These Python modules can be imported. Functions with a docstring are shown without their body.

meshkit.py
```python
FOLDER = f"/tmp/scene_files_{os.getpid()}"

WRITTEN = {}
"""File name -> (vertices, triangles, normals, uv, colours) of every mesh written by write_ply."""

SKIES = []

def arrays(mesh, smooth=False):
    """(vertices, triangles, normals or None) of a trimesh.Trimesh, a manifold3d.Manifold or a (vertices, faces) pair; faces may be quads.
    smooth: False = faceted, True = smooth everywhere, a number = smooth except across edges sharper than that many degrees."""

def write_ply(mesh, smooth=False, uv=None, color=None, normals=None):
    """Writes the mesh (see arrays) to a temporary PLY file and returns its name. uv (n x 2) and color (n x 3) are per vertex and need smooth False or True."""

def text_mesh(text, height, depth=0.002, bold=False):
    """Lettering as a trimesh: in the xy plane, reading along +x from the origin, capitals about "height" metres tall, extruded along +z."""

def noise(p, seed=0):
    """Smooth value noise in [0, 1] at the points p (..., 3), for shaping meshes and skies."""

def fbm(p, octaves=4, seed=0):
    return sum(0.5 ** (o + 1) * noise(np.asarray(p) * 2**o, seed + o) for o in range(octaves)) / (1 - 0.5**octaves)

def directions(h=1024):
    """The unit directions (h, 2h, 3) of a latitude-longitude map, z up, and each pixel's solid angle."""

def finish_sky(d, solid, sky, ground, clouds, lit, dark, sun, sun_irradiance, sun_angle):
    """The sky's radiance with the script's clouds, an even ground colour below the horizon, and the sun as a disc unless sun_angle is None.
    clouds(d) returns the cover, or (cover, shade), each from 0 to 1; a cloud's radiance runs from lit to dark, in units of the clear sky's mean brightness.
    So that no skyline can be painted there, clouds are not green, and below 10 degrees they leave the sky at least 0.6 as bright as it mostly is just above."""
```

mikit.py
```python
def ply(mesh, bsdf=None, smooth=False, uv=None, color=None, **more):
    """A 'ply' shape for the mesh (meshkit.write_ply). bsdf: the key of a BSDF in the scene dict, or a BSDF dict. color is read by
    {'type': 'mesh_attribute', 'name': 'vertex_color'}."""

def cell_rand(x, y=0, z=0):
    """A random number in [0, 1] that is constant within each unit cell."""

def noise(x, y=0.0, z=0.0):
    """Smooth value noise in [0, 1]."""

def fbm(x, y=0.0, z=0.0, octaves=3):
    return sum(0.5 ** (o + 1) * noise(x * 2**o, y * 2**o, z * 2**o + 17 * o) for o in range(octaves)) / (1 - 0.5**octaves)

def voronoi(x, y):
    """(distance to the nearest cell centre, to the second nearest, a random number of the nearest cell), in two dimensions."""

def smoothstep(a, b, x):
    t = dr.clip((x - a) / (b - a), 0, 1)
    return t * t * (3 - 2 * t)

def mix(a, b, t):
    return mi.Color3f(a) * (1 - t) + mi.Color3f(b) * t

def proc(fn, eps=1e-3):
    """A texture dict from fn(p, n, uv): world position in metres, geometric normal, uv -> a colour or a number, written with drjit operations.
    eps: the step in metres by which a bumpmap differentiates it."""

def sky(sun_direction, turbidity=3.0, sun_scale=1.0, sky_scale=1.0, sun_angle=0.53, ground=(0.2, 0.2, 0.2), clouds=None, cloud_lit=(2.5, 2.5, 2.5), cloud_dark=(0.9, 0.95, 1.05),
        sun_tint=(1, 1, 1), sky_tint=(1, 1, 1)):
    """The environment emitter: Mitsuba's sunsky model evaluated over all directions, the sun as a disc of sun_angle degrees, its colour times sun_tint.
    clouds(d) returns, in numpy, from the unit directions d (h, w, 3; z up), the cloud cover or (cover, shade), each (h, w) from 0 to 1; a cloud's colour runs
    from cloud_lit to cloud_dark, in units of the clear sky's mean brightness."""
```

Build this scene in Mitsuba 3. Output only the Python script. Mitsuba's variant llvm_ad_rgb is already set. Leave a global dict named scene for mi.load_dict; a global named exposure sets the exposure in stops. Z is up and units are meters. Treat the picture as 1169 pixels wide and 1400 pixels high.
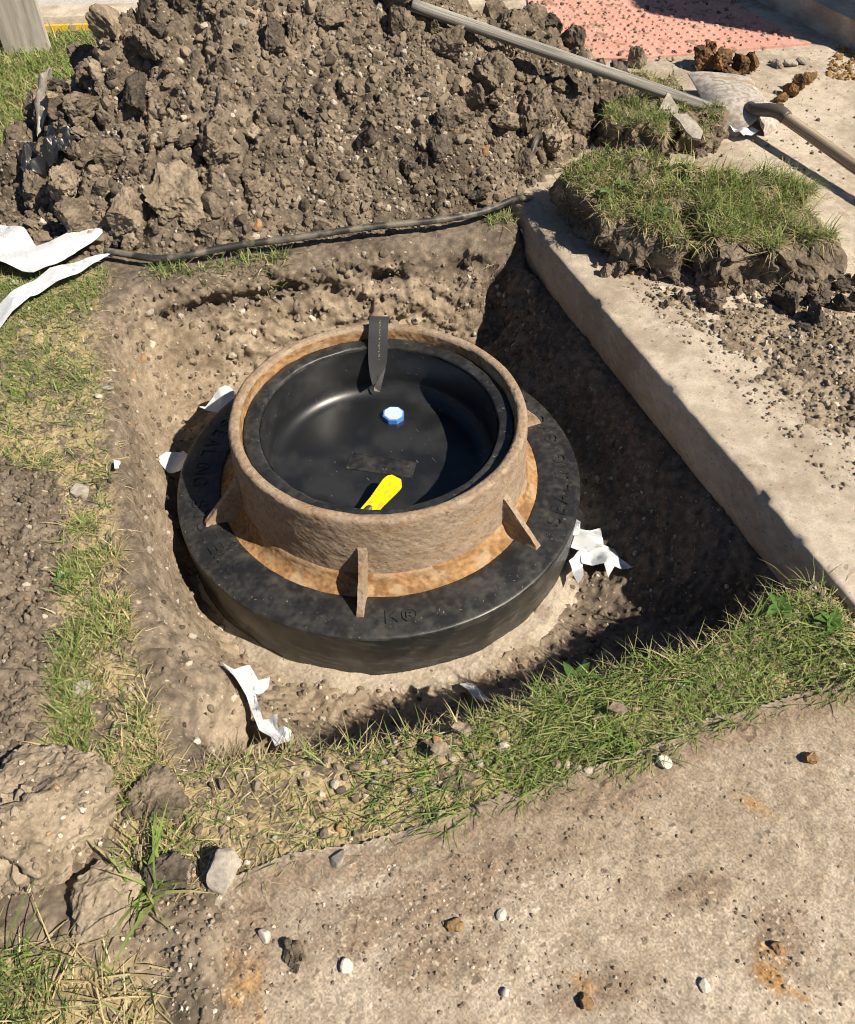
import math
import numpy as np
import trimesh
import shapely
from shapely.geometry import Polygon, LineString
from scipy.interpolate import LinearNDInterpolator, RegularGridInterpolator
from scipy.ndimage import gaussian_filter
import drjit as dr
import mitsuba as mi
import mikit
import meshkit
from mikit import noise, fbm, voronoi, cell_rand, smoothstep, mix

T = mi.ScalarTransform4f
scene, labels = {}, {}

# ------------------------------------------------------------------ camera, daylight, exposure
EYE, PITCH = 1.31145, math.radians(47.92)
scene['camera'] = {'type': 'perspective', 'fov_axis': 'x', 'fov': 2 * math.degrees(math.atan(584.5 / 1170)), 'near_clip': 0.05, 'far_clip': 1000.0,
                   'to_world': T().look_at(origin=[0, 0, EYE], target=[0, math.cos(PITCH), EYE - math.sin(PITCH)], up=[0, 0, 1])}
SUN_AZ, SUN_EL = math.radians(-28), math.radians(46)
SUN = [math.cos(SUN_EL) * math.cos(SUN_AZ), math.cos(SUN_EL) * math.sin(SUN_AZ), math.sin(SUN_EL)]
scene['sky'] = mikit.sky(SUN, turbidity=3, sky_scale=.31, sun_tint=(.92, 1.0, 1.11))
exposure = 2.48

# ------------------------------------------------------------------ helpers
def key_for(name):
    k, i = name, 0
    while k in scene or k in labels:
        i += 1
        k = f'{name}_{i:03d}'
    return k


def thing(name, label=None, category=None, group=None, kind=None):
    """Registers the name of a thing whose entries follow."""
    k = key_for(name)
    labels[k] = {a: b for a, b in (('label', label), ('category', category), ('group', group), ('kind', kind)) if b}
    return k


def tag(k, label=None, category=None, group=None, kind=None):
    labels[k] = {a: b for a, b in (('label', label), ('category', category), ('group', group), ('kind', kind)) if b}
    return k


def part(parent, name, mesh, bsdf, smooth=False, label=None, kind=None, **more):
    k = key_for(f'{parent}__{name}')
    scene[k] = mikit.ply(mesh, bsdf, smooth=smooth, **more)
    if label or kind:
        tag(k, label, kind=kind)
    return k


def whole(name, mesh, bsdf, label, category, group=None, kind=None, smooth=False, **more):
    k = thing(name, label, category, group, kind)
    scene[k] = mikit.ply(mesh, bsdf, smooth=smooth, **more)
    return k


def mesh_of(v, f):
    return trimesh.Trimesh(np.asarray(v, float), np.asarray(f, int), process=False)


def grid_faces(nx, ny, wrap=False):
    """Faces of a grid whose vertex (i, j) has index i * ny + j."""
    i, j = np.meshgrid(np.arange(nx if wrap else nx - 1), np.arange(ny - 1), indexing='ij')
    i2 = (i + 1) % nx
    a, b, c, d = i * ny + j, i2 * ny + j, i2 * ny + j + 1, i * ny + j + 1
    return np.concatenate([np.stack([a, b, c], -1).reshape(-1, 3), np.stack([a, c, d], -1).reshape(-1, 3)])


def lathe(profile, n=160, center=(0, 0, 0), wobble=None):
    """Profile of (r, z) points, outward normals to the right of the walk when going up the outside."""
    pr = np.asarray(profile, float)
    a = np.linspace(0, 2 * np.pi, n, endpoint=False)
    r, z = np.broadcast_to(pr[:, 0], (n, len(pr))).copy(), np.broadcast_to(pr[:, 1], (n, len(pr))).copy()
    if wobble:
        r, z = wobble(a[:, None], r, z)
    v = np.stack([r * np.cos(a)[:, None], r * np.sin(a)[:, None], z], -1).reshape(-1, 3) + center
    return mesh_of(v, grid_faces(n, len(pr), True))


def fine(profile, step):
    """Adds points along a profile so that no piece is longer than step."""
    out = [np.array(profile[0], float)]
    for p, q in zip(profile[:-1], profile[1:]):
        p, q = np.array(p, float), np.array(q, float)
        m = max(1, int(np.ceil(np.linalg.norm(q - p) / step)))
        out += [p + (q - p) * k / m for k in range(1, m + 1)]
    return np.array(out)


def tube(points, radius, sides=10, close=True):
    p = np.asarray(points, float)
    r = np.broadcast_to(radius, (len(p),)).astype(float)
    t = np.gradient(p, axis=0)
    t /= np.linalg.norm(t, axis=1, keepdims=True)
    up = np.where(np.abs(t[:, 2:]) < .9, [[0, 0, 1.]], [[1., 0, 0]])
    a = np.cross(t, up); a /= np.linalg.norm(a, axis=1, keepdims=True)
    b = np.cross(t, a)
    g = np.arange(sides) * 2 * np.pi / sides
    v = p[:, None] + r[:, None, None] * (np.cos(g)[None, :, None] * a[:, None] + np.sin(g)[None, :, None] * b[:, None])
    n = len(p)
    i, j = np.meshgrid(np.arange(n - 1), np.arange(sides), indexing='ij')
    q = np.stack([i * sides + j, i * sides + (j + 1) % sides, (i + 1) * sides + (j + 1) % sides, (i + 1) * sides + j], -1).reshape(-1, 4)
    f = np.vstack([q[:, [0, 1, 2]], q[:, [0, 2, 3]]])
    v = v.reshape(-1, 3)
    if close:
        v = np.vstack([v, p[:1], p[-1:]])
        k = np.arange(sides)
        f = np.vstack([f, np.stack([(k + 1) % sides, k, k * 0 + n * sides], 1), np.stack([(n - 1) * sides + k, (n - 1) * sides + (k + 1) % sides, k * 0 + n * sides + 1], 1)])
    m = mesh_of(v, f)
    m.fix_normals()
    return m


def smooth_path(pts, n):
    from scipy.interpolate import CubicSpline
    p = np.asarray(pts, float)
    s = np.r_[0, np.cumsum(np.linalg.norm(np.diff(p, axis=0), axis=1))]
    return CubicSpline(s, p)(np.linspace(0, s[-1], n))


def box(size, center=(0, 0, 0), bevel=0.0):
    s = np.asarray(size, float)
    if bevel <= 0:
        m = trimesh.creation.box(s)
    else:
        c = np.array([[x, y, z] for x in (-1, 1) for y in (-1, 1) for z in (-1, 1)], float)
        pts = np.vstack([c * (s / 2 - bevel * np.array(e)) for e in ((0, 1, 1), (1, 0, 1), (1, 1, 0))])
        m = trimesh.convex.convex_hull(pts)
    m.apply_translation(center)
    return m


def rot(rng):
    q = rng.normal(size=4); q /= np.linalg.norm(q)
    return trimesh.transformations.quaternion_matrix(q)[:3, :3]


def rock(seed, sub=3, cuts=11, rough=.12, freq=2.2, squash=(1, .85, .68)):
    """A lump with flattened sides and a rough skin, about 1 in radius."""
    rng = np.random.default_rng(seed)
    m = trimesh.creation.icosphere(subdivisions=sub)
    v = np.array(m.vertices)
    for _ in range(cuts):
        n = rng.normal(size=3); n /= np.linalg.norm(n)
        over = np.maximum(0, v @ n - rng.uniform(.5, .92))
        v -= over[:, None] * n
    n = v / np.linalg.norm(v, axis=1, keepdims=True)
    d = (meshkit.fbm(v * freq + seed * 7.3, 3, seed) - .5) * 2 * rough
    if sub >= 3:
        d += (np.abs(meshkit.fbm(v * freq * 1.7 + seed * 3.1, 3, seed + 50) - .5) - .12) * rough * 3.2
        d += (meshkit.fbm(v * freq * 5.1 + seed * 3.1, 3, seed + 70) - .5) * rough * 1.0
    v = (v + n * d[:, None]) * np.array(squash)
    return np.array(v), np.array(m.faces)


def scatter(variants, pos, size, rng, flat=None, colors=None):
    """One mesh of many lumps: variants of (v, f), positions, sizes; returns (mesh, per-vertex colours)."""
    V, F, C, at = [], [], [], 0
    which = rng.integers(0, len(variants), len(pos))
    for k, (v, f) in enumerate(variants):
        idx = np.nonzero(which == k)[0]
        if not len(idx):
            continue
        q = rng.normal(size=(len(idx), 4)); q /= np.linalg.norm(q, axis=1, keepdims=True)
        w, x, y, z = q.T
        R = np.stack([np.stack([1 - 2 * (y * y + z * z), 2 * (x * y - z * w), 2 * (x * z + y * w)], -1),
                      np.stack([2 * (x * y + z * w), 1 - 2 * (x * x + z * z), 2 * (y * z - x * w)], -1),
                      np.stack([2 * (x * z - y * w), 2 * (y * z + x * w), 1 - 2 * (x * x + y * y)], -1)], 1)
        p = np.einsum('kij,nj->kni', R, v) * size[idx][:, None, None]
        if flat is not None:
            p[..., 2] *= flat
        V.append((p + pos[idx][:, None]).reshape(-1, 3))
        F.append((f[None] + (np.arange(len(idx)) * len(v))[:, None, None] + at).reshape(-1, 3))
        if colors is not None:
            C.append(np.repeat(colors[idx], len(v), 0))
        at += len(idx) * len(v)
    return mesh_of(np.vstack(V), np.vstack(F)), (np.vstack(C) if colors is not None else None)


def inside(poly, x, y):
    return shapely.contains_xy(Polygon(poly), x, y)


def sample_in(poly, n, rng):
    P = Polygon(poly).buffer(0)
    x0, y0, x1, y1 = P.bounds
    out = np.zeros((0, 2))
    while len(out) < n:
        q = rng.uniform((x0, y0), (x1, y1), (2 * n + 20, 2))
        out = np.vstack([out, q[shapely.contains_xy(P, q[:, 0], q[:, 1])]])
    return out[:n]


# ------------------------------------------------------------------ materials
def diffuse(fn):
    return {'type': 'twosided', 'bsdf': {'type': 'diffuse', 'reflectance': mikit.proc(fn)}}


def bumped(inner, fn, eps=1e-3, scale=1.0):
    return {'type': 'twosided', 'bsdf': {'type': 'bumpmap', 'scale': scale, 'arbitrary': mikit.proc(fn, eps), 'bsdf': inner}}


def principled(color, rough=.5, spec=.5, **more):
    c = color if isinstance(color, dict) else {'type': 'rgb', 'value': list(color)}
    return {'type': 'principled', 'base_color': c, 'roughness': rough, 'specular': spec, **more}


def grain(p, f, seed=0.0):
    """Noise in [0, 1] on turned and bent axes, so that no squares show."""
    x = p.x * .83 + p.y * .41 + p.z * .38 + .35 / f * noise(p.x * f * .7, p.y * f * .7, seed + 5)
    y = p.y * .86 - p.x * .47 + p.z * .21 + .35 / f * noise(p.y * f * .7, p.x * f * .7, seed + 9)
    z = p.z * .9 + p.x * .33 - p.y * .29
    return .5 * noise(x * f, y * f, z * f + seed) + .5 * noise(y * f * 1.31 + 3, x * f * 1.31, z * f * 1.31 + seed)


def soil_bump(p, n, uv):
    return .004 * grain(p, 95.0) + .0022 * grain(p, 230.0, 3.0)


def ground_color(p, n, uv):
    """uv: how much of the sandy subsoil shows, how much dead grass lies on the soil."""
    a = fbm(p.x * 9, p.y * 9, p.z * 9, 3)
    b = fbm(p.x * 60 + 7, p.y * 60, p.z * 60, 3)
    g = noise(p.x * 260, p.y * 260, p.z * 260)
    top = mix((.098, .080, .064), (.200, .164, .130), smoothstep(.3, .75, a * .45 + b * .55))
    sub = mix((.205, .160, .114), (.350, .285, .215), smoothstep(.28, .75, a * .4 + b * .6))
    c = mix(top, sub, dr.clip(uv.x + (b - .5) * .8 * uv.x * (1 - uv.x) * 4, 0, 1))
    straw = mix((.300, .235, .130), (.420, .345, .205), noise(p.x * 150, p.y * 40 + p.x * 90, 1.0))
    c = mix(c, straw, dr.clip(uv.y * smoothstep(.35, .65, noise(p.x * 45, p.y * 45, 3.0) * .5 + g * .5), 0, 1))
    speck = smoothstep(.74, .84, grain(p, 150.0, 31.0))
    return c * (.80 + .4 * g) * (1 - speck) + mi.Color3f(.42, .35, .27) * speck


def heap_color(p, n, uv):
    a = fbm(p.x * 5 + 3, p.y * 5, p.z * 5, 3)
    b = fbm(p.x * 48, p.y * 48 + 5, p.z * 48, 3)
    g = noise(p.x * 230, p.y * 230, p.z * 230)
    c = mix((.098, .080, .063), (.245, .198, .152), smoothstep(.28, .74, a * .5 + b * .5))
    damp = smoothstep(.50, .62, fbm(p.x * 3.2 + 8, p.y * 3.2, p.z * 3.2, 4))
    c = c * (1 - .38 * damp)
    speck = smoothstep(.70, .80, grain(p, 110.0, 31.0))
    return c * (.78 + .44 * g) * (1 - speck) + mi.Color3f(.36, .30, .22) * speck


def clod_fn(dark, light, seed):
    def fn(p, n, uv):
        a = fbm(p.x * 22 + seed, p.y * 22, p.z * 22, 3)
        g = noise(p.x * 190, p.y * 190 + seed, p.z * 190)
        return mix(dark, light, smoothstep(.25, .75, a * .7 + g * .3)) * (.85 + .3 * noise(p.x * 420, p.y * 420, p.z * 420))
    return fn


def concrete_color(p, n, uv):
    a = fbm(p.x * 3.1, p.y * 3.1, p.z * 3 + 2, 4)
    b = fbm(p.x * 35, p.y * 35, p.z * 35, 3)
    g = noise(p.x * 330, p.y * 330, p.z * 330)
    c = mix((.350, .300, .240), (.510, .448, .372), smoothstep(.3, .72, a * .6 + b * .4))
    dirt = smoothstep(.42, .72, fbm(p.x * 7 + 40, p.y * 7 + p.x * 3, 5.0, 4) * .6 + .4 * grain(p, 60.0))
    c = mix(c, (.275, .222, .168), dirt * .62)
    pit = smoothstep(.70, .8, grain(p, 120.0, 9.0))
    return c * (.86 + .26 * g) * (1 - .35 * pit)


def pavement_color(p, n, uv):
    """A concrete path under trodden soil: uv.x says how much soil lies there."""
    a = fbm(p.x * 5.3 + 9, p.y * 5.3, 1.0, 4)
    b = fbm(p.x * 42, p.y * 42 + 3, 2.0, 4)
    g = noise(p.x * 420, p.y * 420, 1.0)
    h = grain(p, 190.0, 6.0)
    c = mix((.275, .228, .178), (.450, .390, .320), smoothstep(.30, .70, a * .45 + b * .55))
    film = smoothstep(.40, .62, fbm(p.x * 4.1 + 2, p.y * 5.2 + 8, 3.0, 4) * .7 + .3 * grain(p, 75.0, 15.0))
    c = mix(c, (.275, .205, .142), film * .30)
    soil = dr.clip(uv.x * 1.5 + (b - .5) * 2.2 + (h - .5) * .7 - .25, 0, 1)
    c = mix(c, mix((.170, .125, .092), (.285, .220, .165), b), soil * dr.clip(uv.x * 2, 0, 1))
    clay = dr.clip(uv.y * 1.7 + (b - .5) * 1.8 - .35, 0, 1)
    c = mix(c, mix((.270, .150, .060), (.400, .250, .110), h), clay * dr.clip(uv.y * 3, 0, 1))
    pale = smoothstep(.60, .76, h) * smoothstep(.4, .6, a)
    dark = smoothstep(.66, .80, grain(p, 115.0, 8.0)) * smoothstep(.35, .6, b)
    fibre = smoothstep(.62, .78, .5 * noise(p.x * 300 + p.y * 120, p.y * 60 - p.x * 40, 2.0) + .5 * noise(p.x * 90 - p.y * 40, p.y * 260 + p.x * 150, 4.0))
    c = mix(c, (.58, .51, .42), pale * .55)
    c = mix(c, (.56, .49, .39), fibre * .16)
    return c * (.68 + .64 * g) * (1 - .50 * dark)


def wood_color(dark, light):
    def fn(p, n, uv):
        along = uv.y
        g = fbm(uv.x * 9 + 3, along * 3.0, 1.0, 4)
        f = noise(uv.x * 46, along * 9, 3.0)
        return mix(dark, light, smoothstep(.25, .75, g * .6 + f * .4))
    return fn


def rust_collar(p, n, uv):
    a = fbm(p.x * 23, p.y * 23, p.z * 23, 4)
    b = grain(p, 110.0, 4.0)
    g = noise(p.x * 320, p.y * 320, p.z * 320)
    c = mix((.235, .172, .122), (.345, .268, .198), smoothstep(.25, .75, a * .4 + b * .6))
    orange = smoothstep(.46, .72, fbm(p.x * 27 + 21, p.y * 27, p.z * 36, 4) * .65 + .35 * grain(p, 70.0, 7.0))
    c = mix(c, (.320, .185, .090), orange * .38)
    dust = smoothstep(.42, .70, fbm(p.x * 36 + 5, p.y * 36, p.z * 36 + 11, 3) * .6 + .4 * grain(p, 140.0, 3.0))
    c = mix(c, (.400, .330, .255), dust * .35)
    dark = smoothstep(.66, .78, grain(p, 170.0, 12.0))
    return c * (.84 + .32 * g) * (1 - .35 * dark)


def rust_flange(p, n, uv):
    a = fbm(p.x * 19 + 4, p.y * 19, p.z * 19, 4)
    b = fbm(p.x * 85, p.y * 85, p.z * 85, 3)
    c = mix((.195, .112, .055), (.395, .240, .120), smoothstep(.3, .7, a * .45 + .55 * grain(p, 95.0, 6.0)))
    dust = smoothstep(.52, .68, fbm(p.x * 31 + 15, p.y * 31, p.z * 31, 3))
    return mix(c, (.410, .315, .215), dust * .60) * (.84 + .32 * noise(p.x * 300, p.y * 300, p.z * 300))


def rust_bump(p, n, uv):
    return .0022 * fbm(p.x * 120, p.y * 120, p.z * 120, 3) + .0018 * noise(p.x * 42, p.y * 42, p.z * 42)


def rubber_color(p, n, uv):
    a = fbm(p.x * 22 + 2, p.y * 22, p.z * 22, 4)
    b = grain(p, 90.0, 2.0)
    dust = smoothstep(.36, .74, a * .6 + b * .4)
    smear = smoothstep(.52, .80, fbm(p.x * 55 + p.z * 70, p.y * 55 - p.z * 50, p.z * 25, 4))
    c = mix((.014, .0145, .016), (.070, .069, .066), dust * .50)
    c = mix(c, (.120, .108, .088), smear * .22)
    fleck = smoothstep(.88, .95, noise(p.x * 230, p.y * 230, p.z * 230 + 3))
    return mix(c, (.26, .21, .15), fleck * .6)


def rubber_side_color(p, n, uv):
    smear = smoothstep(.50, .78, fbm(p.x * 30 + p.z * 60, p.y * 30 - p.z * 50, p.z * 18, 4))
    return mix((.011, .0115, .013), (.090, .085, .076), smear * .42 + .10 * grain(p, 120.0, 3.0))


def rubber_rough(p, n, uv):
    return .27 + .28 * fbm(p.x * 22, p.y * 22, p.z * 22, 3)


def dish_color(p, n, uv):
    a = fbm(p.x * 12 + 20, p.y * 12, p.z * 12, 4)
    fleck = smoothstep(.90, .965, noise(p.x * 190, p.y * 190, p.z * 190 + 3)) * smoothstep(.42, .62, a)
    scratch = smoothstep(.93, .98, noise(p.x * 240 + p.y * 160, p.y * 26 - p.x * 30, 2.0)) * smoothstep(.5, .62, fbm(p.x * 9, p.y * 9, 4.0, 2))
    c = mix((.010, .0112, .0135), (.024, .025, .027), smoothstep(.4, .7, a))
    return mix(c, (.32, .29, .25), dr.clip(fleck * .8 + scratch * .35, 0, 1))


def tactile_color(p, n, uv):
    a = fbm(p.x * 8, p.y * 8, 1.0, 4)
    c = mix((.50, .265, .215), (.60, .350, .295), a)
    dirt = smoothstep(.60, .74, fbm(p.x * 26 + 8, p.y * 26, 2.0, 4))
    return mix(c, (.21, .15, .105), dirt * .75) * (.88 + .24 * noise(p.x * 200, p.y * 200, 1.0))


def asphalt_color(p, n, uv):
    g = noise(p.x * 160, p.y * 160, 1.0)
    return mix((.34, .33, .31), (.56, .55, .52), g * .6 + .4 * fbm(p.x * 20, p.y * 20, 1.0, 3))


def curb_color(p, n, uv):
    a = fbm(p.x * 11, p.y * 11, p.z * 11, 4)
    return mix((.36, .31, .25), (.56, .50, .42), smoothstep(.3, .7, a)) * (.86 + .28 * noise(p.x * 200, p.y * 200, p.z * 200))


def steel_color(p, n, uv):
    a = fbm(p.x * 16, p.y * 16, p.z * 16 + 3, 4)
    b = fbm(p.x * 90, p.y * 90, p.z * 90, 3)
    c = mix((.30, .265, .235), (.50, .455, .405), smoothstep(.3, .7, b))
    return mix(c, (.33, .20, .10), smoothstep(.58, .70, a) * .6)


def paper_color(p, n, uv):
    return mix((.50, .53, .57), (.62, .64, .67), fbm(p.x * 25, p.y * 25, p.z * 25, 3)) * (1 - .35 * smoothstep(.66, .80, fbm(p.x * 38 + 3, p.y * 38, p.z * 38, 3)))


def plank_color(p, n, uv):
    g = fbm(p.x * 40, p.y * 40, p.z * 3.0, 4)
    return mix((.36, .325, .285), (.54, .50, .45), smoothstep(.25, .75, g)) * (.9 + .2 * noise(p.x * 220, p.y * 220, p.z * 30))


M = {
    'ground_soil': diffuse(ground_color),
    'heap_soil': bumped({'type': 'diffuse', 'reflectance': mikit.proc(heap_color)}, soil_bump),
    'clod_brown': bumped({'type': 'diffuse', 'reflectance': mikit.proc(clod_fn((.092, .075, .058), (.235, .190, .145), 3.0))}, soil_bump),
    'clod_tan': bumped({'type': 'diffuse', 'reflectance': mikit.proc(clod_fn((.170, .135, .098), (.335, .275, .208), 11.0))}, soil_bump),
    'clod_dark': bumped({'type': 'diffuse', 'reflectance': mikit.proc(clod_fn((.045, .039, .033), (.135, .113, .092), 23.0))}, soil_bump),
    'clod_orange': bumped({'type': 'diffuse', 'reflectance': mikit.proc(clod_fn((.140, .085, .045), (.310, .205, .110), 31.0))}, soil_bump),
    'dry_clay': bumped({'type': 'diffuse', 'reflectance': mikit.proc(clod_fn((.215, .172, .126), (.375, .310, .236), 71.0))}, soil_bump),
    'clod_mud': bumped({'type': 'diffuse', 'reflectance': mikit.proc(clod_fn((.055, .040, .028), (.240, .140, .065), 37.0))}, soil_bump),
    'stone_pale': diffuse(clod_fn((.42, .38, .33), (.64, .60, .54), 41.0)),
    'mortar': bumped({'type': 'diffuse', 'reflectance': mikit.proc(clod_fn((.260, .215, .165), (.430, .375, .305), 61.0))}, soil_bump),
    'stone_grey': diffuse(clod_fn((.25, .225, .195), (.43, .39, .34), 51.0)),
    'concrete': diffuse(concrete_color),
    'trodden_concrete': diffuse(pavement_color),
    'curb_concrete': diffuse(curb_color),
    'asphalt': diffuse(asphalt_color),
    'tactile_red': diffuse(tactile_color),
    'iron_collar': bumped({'type': 'diffuse', 'reflectance': mikit.proc(rust_collar)}, rust_bump),
    'iron_flange': bumped({'type': 'diffuse', 'reflectance': mikit.proc(rust_flange)}, rust_bump),
    'rubber': {'type': 'twosided', 'bsdf': principled(mikit.proc(rubber_color), mikit.proc(rubber_rough), .5)},
    'rubber_side': {'type': 'twosided', 'bsdf': principled(mikit.proc(rubber_side_color), mikit.proc(rubber_rough), .55)},
    'dish_plastic': {'type': 'twosided', 'bsdf': principled(mikit.proc(dish_color), .36, .55)},
    'strap_black': {'type': 'twosided', 'bsdf': principled((.040, .041, .043), .45, .5)},
    'print_yellow': {'type': 'twosided', 'bsdf': {'type': 'diffuse', 'reflectance': {'type': 'rgb', 'value': [.34, .30, .12]}}},
    'yellow_plastic': {'type': 'twosided', 'bsdf': principled(mikit.proc(lambda p, n, uv: mix((.86, .63, .006), (.42, .33, .12), smoothstep(.60, .76, grain(p, 120.0, 5.0)) * .55)), .38, .5)},
    'cap_blue': {'type': 'twosided', 'bsdf': principled((.06, .20, .62), .3, .5)},
    'cap_pale': {'type': 'twosided', 'bsdf': principled((.50, .60, .80), .3, .5)},
    'paper': {'type': 'twosided', 'bsdf': principled(mikit.proc(paper_color), .5, .3)},
    'cable_black': {'type': 'twosided', 'bsdf': principled(mikit.proc(lambda p, n, uv: mix((.028, .027, .026), (.16, .14, .115), smoothstep(.40, .68, fbm(p.x * 30, p.y * 30, p.z * 30, 3)))), .5, .4)},
    'film_black': {'type': 'twosided', 'bsdf': principled((.022, .022, .024), .32, .5)},
    'grass': {'type': 'principledthin', 'base_color': {'type': 'mesh_attribute', 'name': 'vertex_color'}, 'roughness': .5, 'diff_trans': .55, 'spec_trans': 0.0, 'eta': 1.4},
    'tinted': {'type': 'twosided', 'bsdf': {'type': 'diffuse', 'reflectance': {'type': 'mesh_attribute', 'name': 'vertex_color'}}},
    'grey_wood': diffuse(wood_color((.130, .124, .114), (.350, .332, .305))),
    'brown_wood': diffuse(wood_color((.200, .160, .115), (.430, .360, .270))),
    'shovel_steel': {'type': 'twosided', 'bsdf': principled(mikit.proc(steel_color), .55, .5, metallic=.25)},
    'dark_steel': {'type': 'twosided', 'bsdf': principled((.10, .085, .07), .5, .5, metallic=.3)},
    'plank': diffuse(plank_color),
    'yellow_paint': diffuse(lambda p, n, uv: mix((.36, .31, .25), (.72, .42, .04), smoothstep(.36, .50, fbm(p.x * 30, p.y * 30, p.z * 30, 3)))),
    'van_paint': {'type': 'twosided', 'bsdf': principled((.72, .72, .70), .3, .5, clearcoat=.6)},
    'van_glass': {'type': 'twosided', 'bsdf': principled((.02, .025, .03), .08, .6)},
    'tyre': {'type': 'twosided', 'bsdf': principled((.03, .03, .03), .8, .3)},
    'wheel_steel': {'type': 'twosided', 'bsdf': principled((.45, .45, .45), .4, .5, metallic=.6)},
    'lamp_red': {'type': 'twosided', 'bsdf': principled((.45, .02, .02), .2, .5)},
}
scene.update(M)

# ------------------------------------------------------------------ lie of the land (metres, seen from above)
CX, CY = -.1135, 1.501                      # axis of the manhole
SLAB_A, SLAB_B = np.array([.296, 2.361]), np.array([.769, 1.045])
SLAB_DIR = (SLAB_B - SLAB_A) / np.linalg.norm(SLAB_B - SLAB_A)
SLAB_OUT = np.array([-SLAB_DIR[1], SLAB_DIR[0]])      # towards the walk
LEFT_RIM = [(-.674, 2.067), (-.80, 2.02), (-.855, 1.90), (-.835, 1.77), (-.762, 1.609), (-.70, 1.45), (-.653, 1.312), (-.595, 1.15), (-.55, 1.031), (-.495, .86), (-.44, .72), (-.36, .645)]
NEAR_RIM = [(-.247, .659), (-.055, .686), (.082, .727), (.279, .806), (.498, .863), (.728, 1.013), (.790, 1.06)]
FAR_RIM = [(.296, 2.361), (.118, 2.275), (-.177, 2.215), (-.481, 2.14)]
PIT = LEFT_RIM + NEAR_RIM + [tuple(SLAB_B), tuple(SLAB_A)] + FAR_RIM
PAVE_EDGE = [(1.7, 1.0), (1.1, .86), (.74, .758), (.589, .709), (.458, .675), (.376, .63), (.252, .586), (.133, .55), (.017, .505), (-.093, .471), (-.202, .455), (-.274, .424), (-.294, .35), (-.299, .259), (-.31, 0), (-.4, -.6)]
PAVE = PAVE_EDGE + [(-.5, -3.0), (8, -3.0), (8, 2.3)]
SIDEWALK = [tuple(SLAB_A - SLAB_DIR * 2.2), tuple(SLAB_B + SLAB_DIR * .28), (1.35, .95), (8, 2.6), (8, 5.2), (.2, 5.2)]

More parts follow.
